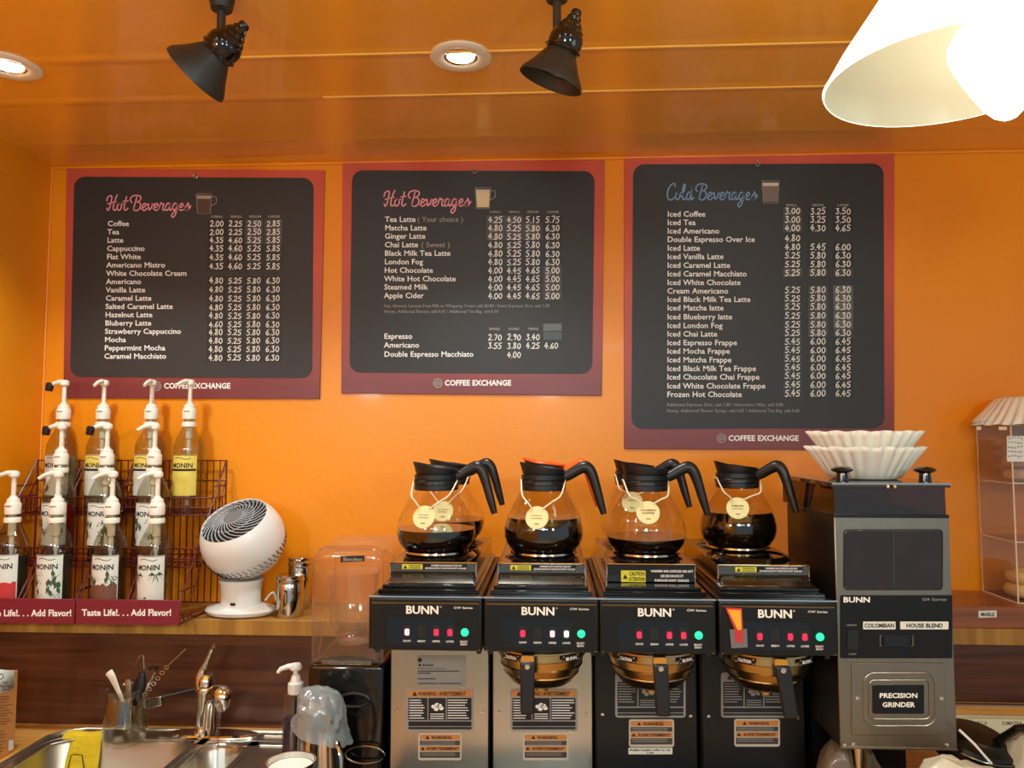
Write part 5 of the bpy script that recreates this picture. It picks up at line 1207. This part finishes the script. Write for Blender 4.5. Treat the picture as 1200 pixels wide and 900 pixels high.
m = M(); text(m,'MARLE',1149.5,722,4.2,px_fn(1.8990),16,'b'); obj('sticker_lettering', m, INK, ls)
# ================================================================== RIGHT CORNER
WYb = 1.895
wz1 = U(1160,828,WYb).z; wz0 = U(1160,838,WYb).z
bxr = U(1112,830,WYb).x
sb = thing('shelf_board', 'low wooden shelf with a steel edge right of the grinder', 'shelf', (bxr+.3,1.8,TOPZ))
obj('top_board', B(bxr-.0,2.3,WYb,1.925,wz0,wz1), OAK, sb, bev=.001)
obj('steel_edge', B(bxr-.0,2.3,WYb-.001,WYb+.012,wz1,wz1+.004), STEEL2, sb)
for X in (bxr+.002,2.2): obj('leg', B(X,X+.02,1.90,1.925,TOPZ,wz0), BLACKM, sb)
ly0 = U(1160,843,1.865).z; 
t = thing('label_box', 'cream box front with coffee names under the wooden shelf', 'box', (bxr+.25,1.88,TOPZ))
obj('box', B(bxr,2.2,1.865,1.893,TOPZ+.001,ly0), mat('cream_card',(226,228,190),.5), t, bev=.001)
m = M(); f = px_fn(1.8640); text(m,'VANILLA',1134,849.5,4.2,f,23,'n2'); text(m,'SUMATRA',1174,849.5,4.2,f,24,'n2'); obj('box_lettering', m, GREYP, t)
def pxl(Y,px_,py_): return U(px_,py_,Y)
fY = 1.48; c = U(1143,873,fY)
t = thing('brew_funnel', 'black plastic brew funnel with a side handle lying among bags', 'funnel', (c.x,fY,TOPZ+.02))
T = Matrix.Translation(c) @ Matrix.Rotation(R(9),4,'Y') @ Matrix.Rotation(R(10),4,'X')
m = M(); m.T = T; m.lathe([(.058,-.028),(.066,-.024),(.067,-.012),(.062,-.009),(.062,-.003),(.071,-.001),(.071,.003),(.066,.005),(.064,.012),(.05,.018),(.046,.024),(.02,.027),(.0005,.028)],n=48); obj('funnel_body', m, BLACKM, t)
m = M(); m.T = T; m.tube([(.0695*math.cos(a*math.pi/24),.0695*math.sin(a*math.pi/24),.0045) for a in range(49)],.0016,6); m.tube([(.067*math.cos(a*math.pi/24),.067*math.sin(a*math.pi/24),-.012) for a in range(49)],.0014,6); obj('funnel_ring', m, DARKST, t)
a_ = U(1168,868,fY-.03); m = M().tube([a_,U(1180,862,fY-.045),U(1192,854,fY-.06),U(1215,852,fY-.07)],[.011,.012,.012,.012],12,flat=.6); obj('handle', m, BLACKM, t)
obj('tie', M().tube([U(1124,855,fY-.08),U(1142,872,fY-.088),U(1162,895,fY-.092)],.0022,6), WHITEP, t)
def bagobj(c, rx, ry, h, seed, material, label, amp=.03, fr=13):
    prof = [(1.0,0),(1.04,.12*h),(1.03,.25*h),(1.0,.4*h),(.94,.55*h),(.86,.68*h),(.76,.78*h),(.62,.87*h),(.46,.94*h),(.28,.98*h),(.0005,1.0*h)]
    m = M().lathe(prof,c,72,sx=rx,sy=ry); rumple(m,c,amp,fr,seed,1.0)
    m.v = [Vector((v.x,v.y,max(c[2],v.z))) for v in m.v]
    tag(obj('plastic_bag', m, material, loc=c, angle=24), label, 'bag', 'plastic bags on the worktop')
hz = lambda px_,py_,Y: U(px_,py_,Y).z-TOPZ
bagobj((U(1130,890,1.31).x,1.31,TOPZ+.001),.13,.07,hz(1130,897,1.31),3,BAGW,'pale crumpled plastic bag in front of the black funnel',.02)
bagobj((U(1222,880,1.42).x,1.44,TOPZ+.001),.06,.08,hz(1200,862,1.42),6,BAGW,'pale plastic bag with a blue patch at the right edge')
bagobj((U(992,880,1.52).x,1.52,TOPZ+.0215),.062,.045,gz0-TOPZ-.04,11,BAGG,'dull brown plastic bag under the grinder',.018,15)
